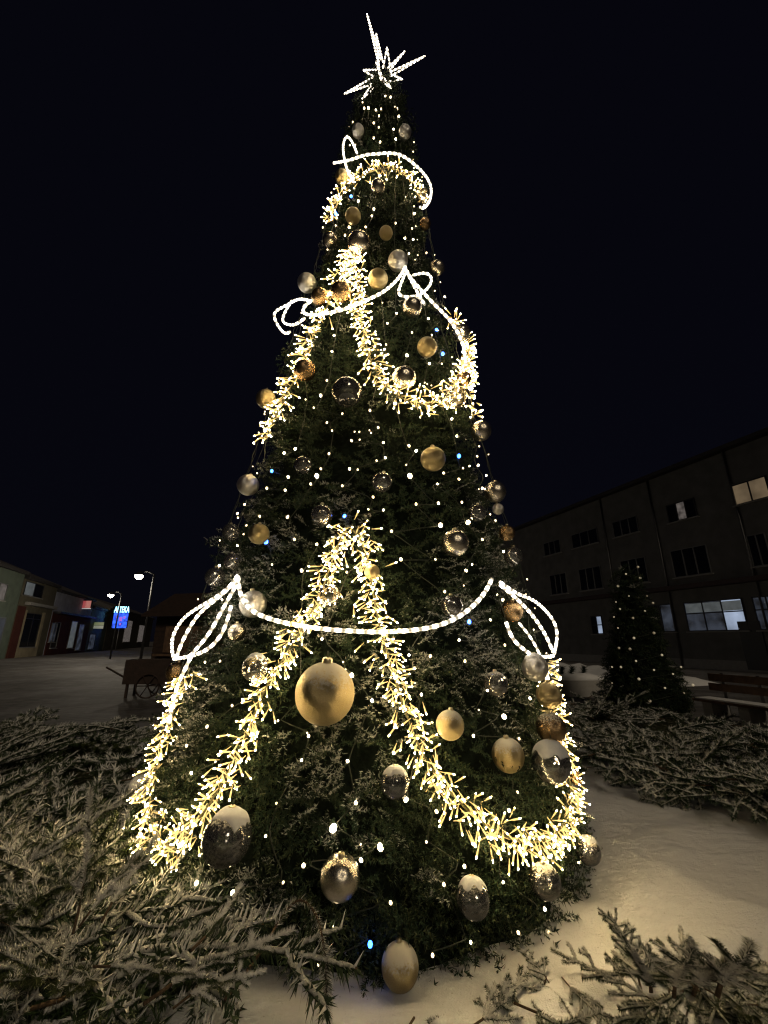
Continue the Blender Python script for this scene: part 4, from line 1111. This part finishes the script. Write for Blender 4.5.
bs, w_, h_ = sign_at('neon_sign', 'glowing blue neon sign with cyan lettering beyond the left shops', 111.5, 130.5, 607, 628, YB, {}, False)
# shield-shaped blue field, two rows of shapes below the lettering
sh = MB(); K = 14
out = [(-.47, .26), (.47, .26), (.47, -.46), (.43, -.5), (-.43, -.5), (-.47, -.46)]
V = [(x * w_, y, z * h_) for y in (-.105, -.083) for x, z in out]; n_ = len(out)
sh.add(V, [tuple(range(n_)), tuple(range(2 * n_ - 1, n_ - 1, -1))] + [(i, i + n_, (i + 1) % n_ + n_, (i + 1) % n_) for i in range(n_)]); sh.build('field', deepblue, bs)
mk = MB()
for (x, z, rr_) in [(0.02, -.08, .1), (-.22, .02, .06), (.25, .0, .06), (.05, -.32, .05)]:
    mk.box(x * w_ - rr_ * w_, x * w_ + rr_ * w_, -.125, -.108, z * h_ - rr_ * h_, z * h_ + rr_ * h_)
mk.build('emblem', violet, bs)
fc = bpy.data.curves.new('lettering', 'FONT'); fc.body = 'APTEKA'; fc.align_x = 'CENTER'; fc.align_y = 'CENTER'; fc.size = 1; fc.extrude = .02
to = bpy.data.objects.new('lettering', fc); COL.objects.link(to)
bpy.context.view_layer.update()
tw_ = to.dimensions.x; to.parent = bs; to.scale = (w_ * .98 / tw_,) * 2 + (1,); to.scale[1] = h_ * .42
to.rotation_euler = (math.pi / 2, 0, 0); to.location = (0, -.12, h_ * .36); fc.materials.append(cyan)
bpy.context.view_layer.update()
lm = bpy.data.meshes.new_from_object(to.evaluated_get(bpy.context.evaluated_depsgraph_get()))
lo_ = link('lettering', lm, bs); lo_.matrix_basis = to.matrix_basis.copy(); bpy.data.objects.remove(to); lo_.name = 'lettering'
b = MB(); b.tube([(0, .0, -h_ / 2), (0, .0, -bs.location.z)], .06, 8); b.build('post', M['greymetal'], bs)

# ------------------------------------------------------------------ street lamps
def street_lamp(label, px, py, hgt, side):
    d = ray(px, py); t = (hgt - H) / d[2]; p = d * t; p[2] = hgt
    o = thing('street_lamp', label, 'street lamp', (p[0], p[1], 0), 0, 'lit street lamps by the left shops')
    b_ = MB(); b_.tube([(side * .9, .0, 0), (side * .9, 0, hgt + .1)], np.array([.08, .05]), 10); b_.build('pole', M['blackmetal'], o)
    b_ = MB(); b_.tube([(side * .9, 0, hgt + .1), (side * .5, 0, hgt + .28), (0, 0, hgt + .22)], .03, 8); b_.build('arm', M['blackmetal'], o)
    b_ = MB(); b_.lathe([(.001, .32), (.10, .30), (.24, .12), (.25, .08)], 16, 0, (0, 0, hgt - .05)); b_.build('shade', M['blackmetal'], o)
    b_ = MB(); b_.ball((0, 0, hgt), .21, 14); b_.build('globe', LAMPM, o)
    L = bpy.data.lights.new('lamp', 'POINT'); L.energy = 190; L.color = (1, .86, .66); L.shadow_soft_size = .25
    lo = bpy.data.objects.new('lamp', L); COL.objects.link(lo); lo.parent = o; lo.location = (0, -.0, hgt - .45)
LAMPM = emit('lamp_globe', (1, .92, .75), 60)
street_lamp('higher lit street lamp at the left, nearer to the big tree', 139, 576, 5.2, 1)
street_lamp('lower lit street lamp just above the blue neon sign', 111, 595, 5.2, 1)

# ------------------------------------------------------------------ wooden hut and cart at the left
M['darkwood'] = mat('dark_wood', (.028, .015, .010), .75, var=.35, vscale=8, bump=.4, bscale=20)
M['wood'] = mat('brown_wood', (.12, .07, .04), .7, var=.35, vscale=8, bump=.4, bscale=20)
gp = ground_at(190, 683, 0)
hut = thing('market_hut', 'dark wooden market hut with pitched roof behind the left bow', 'hut', tuple(gp), R(-12))
b = MB(); 
for k in range(12): b.box(-1.8, 1.8, .0 + .004 * (k % 2), 2.4, .1 + .19 * k, .285 + .19 * k)
b.build('wall', M['darkwood'], hut)
b = MB(); b.add([(-2.1, -.5, 2.35), (2.1, -.5, 2.35), (2.1, 1.2, 3.3), (-2.1, 1.2, 3.3), (2.1, 2.9, 2.35), (-2.1, 2.9, 2.35), (-2.1, -.5, 2.42), (2.1, -.5, 2.42), (2.1, 1.2, 3.38), (-2.1, 1.2, 3.38), (2.1, 2.9, 2.42), (-2.1, 2.9, 2.42)],
                [(3, 2, 1, 0), (5, 4, 2, 3), (6, 7, 8, 9), (9, 8, 10, 11), (0, 1, 7, 6), (4, 5, 11, 10), (0, 6, 9, 3), (3, 9, 11, 5), (1, 2, 8, 7), (2, 4, 10, 8)]); b.build('roof', M['darkwood'], hut)
b = MB(); b.box(-1.3, 1.3, -.05, -.004, 1.05, 2.0); b.build('shutter', M['wood'], hut)
b = MB(); b.box(-1.5, 1.5, -.32, -.006, .93, 1.0); b.build('counter', M['wood'], hut)
cpx = ground_at(143, 698, 0)
cart = thing('wooden_cart', 'dark wooden handcart with drawbar standing on the paving at the left', 'cart', tuple(cpx), R(8))
b = MB(); b.box(-.58, .58, -.04, 0, .35, .98); b.box(-.58, .58, .66, .7, .35, .98); b.box(-.58, -.54, .003, .657, .35, .98); b.box(.54, .58, .003, .657, .35, .98); b.box(-.538, .538, .003, .657, .35, .39); b.build('box', M['darkwood'], cart)
b = MB(); b.tube([(-.58, .3, .45), (-1.15, .2, .78)], .025, 8); b.build('drawbar', M['darkwood'], cart)
for yy in (-.1, .76):
    wm = MB(); ang = np.linspace(0, 2 * math.pi, 25)
    wm.tube([(.1 + .3 * math.cos(a), yy, .31 + .3 * math.sin(a)) for a in ang], .02, 6)
    for a in ang[:-1:4]: wm.tube([(.1, yy, .31), (.1 + .3 * math.cos(a), yy, .31 + .3 * math.sin(a))], .014, 5)
    wm.build('wheel', M['darkwood'], cart)
for yy in (0.05, .6):
    b = MB(); b.box(-.5, -.44, yy - .03, yy + .03, 0, .348); b.build('leg', M['darkwood'], cart)
b = MB(); b.tube([(.1, -.12, .31), (.1, .78, .31)], .02, 8); b.build('axle', M['darkwood'], cart)

# ------------------------------------------------------------------ second tree, bench, planter at the right
base2 = ground_at(648, 712, 0)
T2Y = base2[1]; X2 = base2[0]; H2 = at_depth(633, 566, T2Y)[2]
prof2 = lambda z: np.interp(z, [0, .25, H2 * .5, H2 * .8, H2], [.78, .86, .50, .26, .03])
t2 = thing('small_christmas_tree', 'smaller dark Christmas tree with dim lights before the right block', 'christmas tree', tuple(base2))
b = MB(); b.tube([(0, 0, 0), (0, 0, H2 * .95)], [.07, .015], 8); b.build('trunk', M['bark'], t2)
rr2 = np.random.default_rng(5)
cm2 = crown_mesh('crown', [(.06, H2, 130, .24, 40, .2, .05)], prof2, lambda z: np.zeros_like(np.asarray(z, float)) + X2, T2Y, lambda z: np.full(np.shape(z), .03), rr2, .8)
c2 = link('crown', cm2, t2); c2.matrix_parent_inverse = Matrix.Translation((-X2, -T2Y, 0))
L2 = "638,567 626,574 640,578 618,586 629,596 647,596 616,602 653,603 620,609 645,611 633,618 614,617 618,628 654,633 634,638 619,648 630,649 662,655 636,661 612,667 621,667 654,670 681,667 673,674 639,679 665,688 684,693 650,701 612,683 693,685".split()
fs2 = thing('fairy_light_string', 'string of dim round lights wound over the smaller Christmas tree', 'light string', (0, 0, 0))
wp = []
d2 = MB(); d2.ball((0, 0, 0), .028, 8); B2 = d2.mesh('bulb', [M['dimbulb']]); B3 = d2.mesh('bulb', [emit('dimmer_bulb', (1, .75, .4), .07)])
for q in L2:
    x, y = map(float, q.split(',')); d = ray(x, y); best = None
    for t in np.linspace(.9 * T2Y, 1.15 * T2Y, 400):
        p = d * t / d[1]; z = p[2] + H; g_ = math.hypot(p[0] - X2, p[1] - T2Y) - prof2(max(z, 0)) - .03
        if best is None or g_ < best[0]: best = (g_, np.array([p[0], p[1], max(z, .05)]))
        if g_ < 0: break
    q_ = link('bulb', B2 if random.random() < .6 else B3, fs2, tuple(best[1])); q_.scale = (random.uniform(.6, 1.15),) * 3; wp.append(best[1])
b = MB(); b.tube(resample(np.array(wp), .1), .004, 5); b.build('wire', M['wire'], fs2)

P0 = ground_at(692, 719, 0); e0 = at_depth(692, 698, P0[1]); 
def bench(label, A, B):
    A = np.array(A); B = np.array(B); v = B - A; L = np.linalg.norm(v[:2])
    t = thing('bench', label, 'bench', (A[0], A[1], 0), math.atan2(v[1], v[0]))
    m = MB()
    for k in range(3): m.box(0, L, .0 + .14 * k, .12 + .14 * k, .41, .45)
    m.build('seat', M['wood'], t)
    m = MB()
    for k in range(2): m.box(0, L, .46 + .03 * k, .49 + .03 * k, .58 + .17 * k, .71 + .17 * k)
    m.build('backrest', M['wood'], t)
    for x in (.25, L / 2, L - .25):
        m = MB(); m.box(x - .09, x + .09, .03, .43, 0, .408); m.build('leg', M['sill'], t)
    for x in (.25, L / 2, L - .25):
        m = MB(); m.box(x - .03, x + .03, .52, .56, .2, .9); m.build('back_post', M['greymetal'], t)
    m = MB(); m.box(.05, L - .05, .02, .38, .452, .475); m.build('lying_snow', M['snow'], t)
sA = ray(692, 698); tA = (.45 - H) / sA[2]; sB = ray(772, 709); tB = (.45 - H) / sB[2]
pA = sA * tA; pB = sB * tB; pB2 = pA + (pB - pA) * 1.3
bench('long slatted bench on stone legs with thin snow at the right border', pA, pB2)
pl = ground_at(585, 697, 0)
pt = thing('planter', 'low stone planter with snow and dark shrub behind the right branches', 'planter', tuple(pl), R(5))
b = MB(); b.box(-.9, .9, 0, .7, 0, .42); b.build('box', M['sill'], pt)
l = lump_mesh(77, .95, .4, .16); b = MB(); b.add(l.v[0] + np.array([0, .35, .43]), l.f, 0, None, True); b.build('lying_snow', M['snow'], pt)
rr3 = np.random.default_rng(9)
V = np.concatenate([needles_along(np.array([(x, .35, .42), (x + .05, .3, .6), (x + .1, .3, .75)]), 220, .12, .02, rr3) for x in (-.5, -.2, .15)])
link('shrub', tri_mesh('shrub', V.reshape(-1, 3), np.arange(len(V) * 3).reshape(-1, 3), np.zeros(len(V)), [M['needle']]), pt)
sb = MB(); c0 = ground_at(585, 674, 0)
V = []; Fc = []; nx, ny = 40, 8
for i in range(nx + 1):
    for j in range(ny + 1):
        p = c0 + VD * ((i / nx - .5) * 11) + np.array([VD[1], -VD[0], 0]) * (j / ny - .5) * 2.2
        hh = math.sin(math.pi * j / ny) * math.sin(math.pi * i / nx) ** .3 * (.25 + .25 * float(vnoise(np.array([i * .5, j * .4, 2.]))))
        V.append((p[0], p[1], .004 + hh))
for i in range(nx):
    for j in range(ny): Fc.append((i * (ny + 1) + j, (i + 1) * (ny + 1) + j, (i + 1) * (ny + 1) + j + 1, i * (ny + 1) + j + 1))
sb.add(V, Fc, 0, None, True); tag(sb.build('snow_bank', M['snow']), kind='structure')
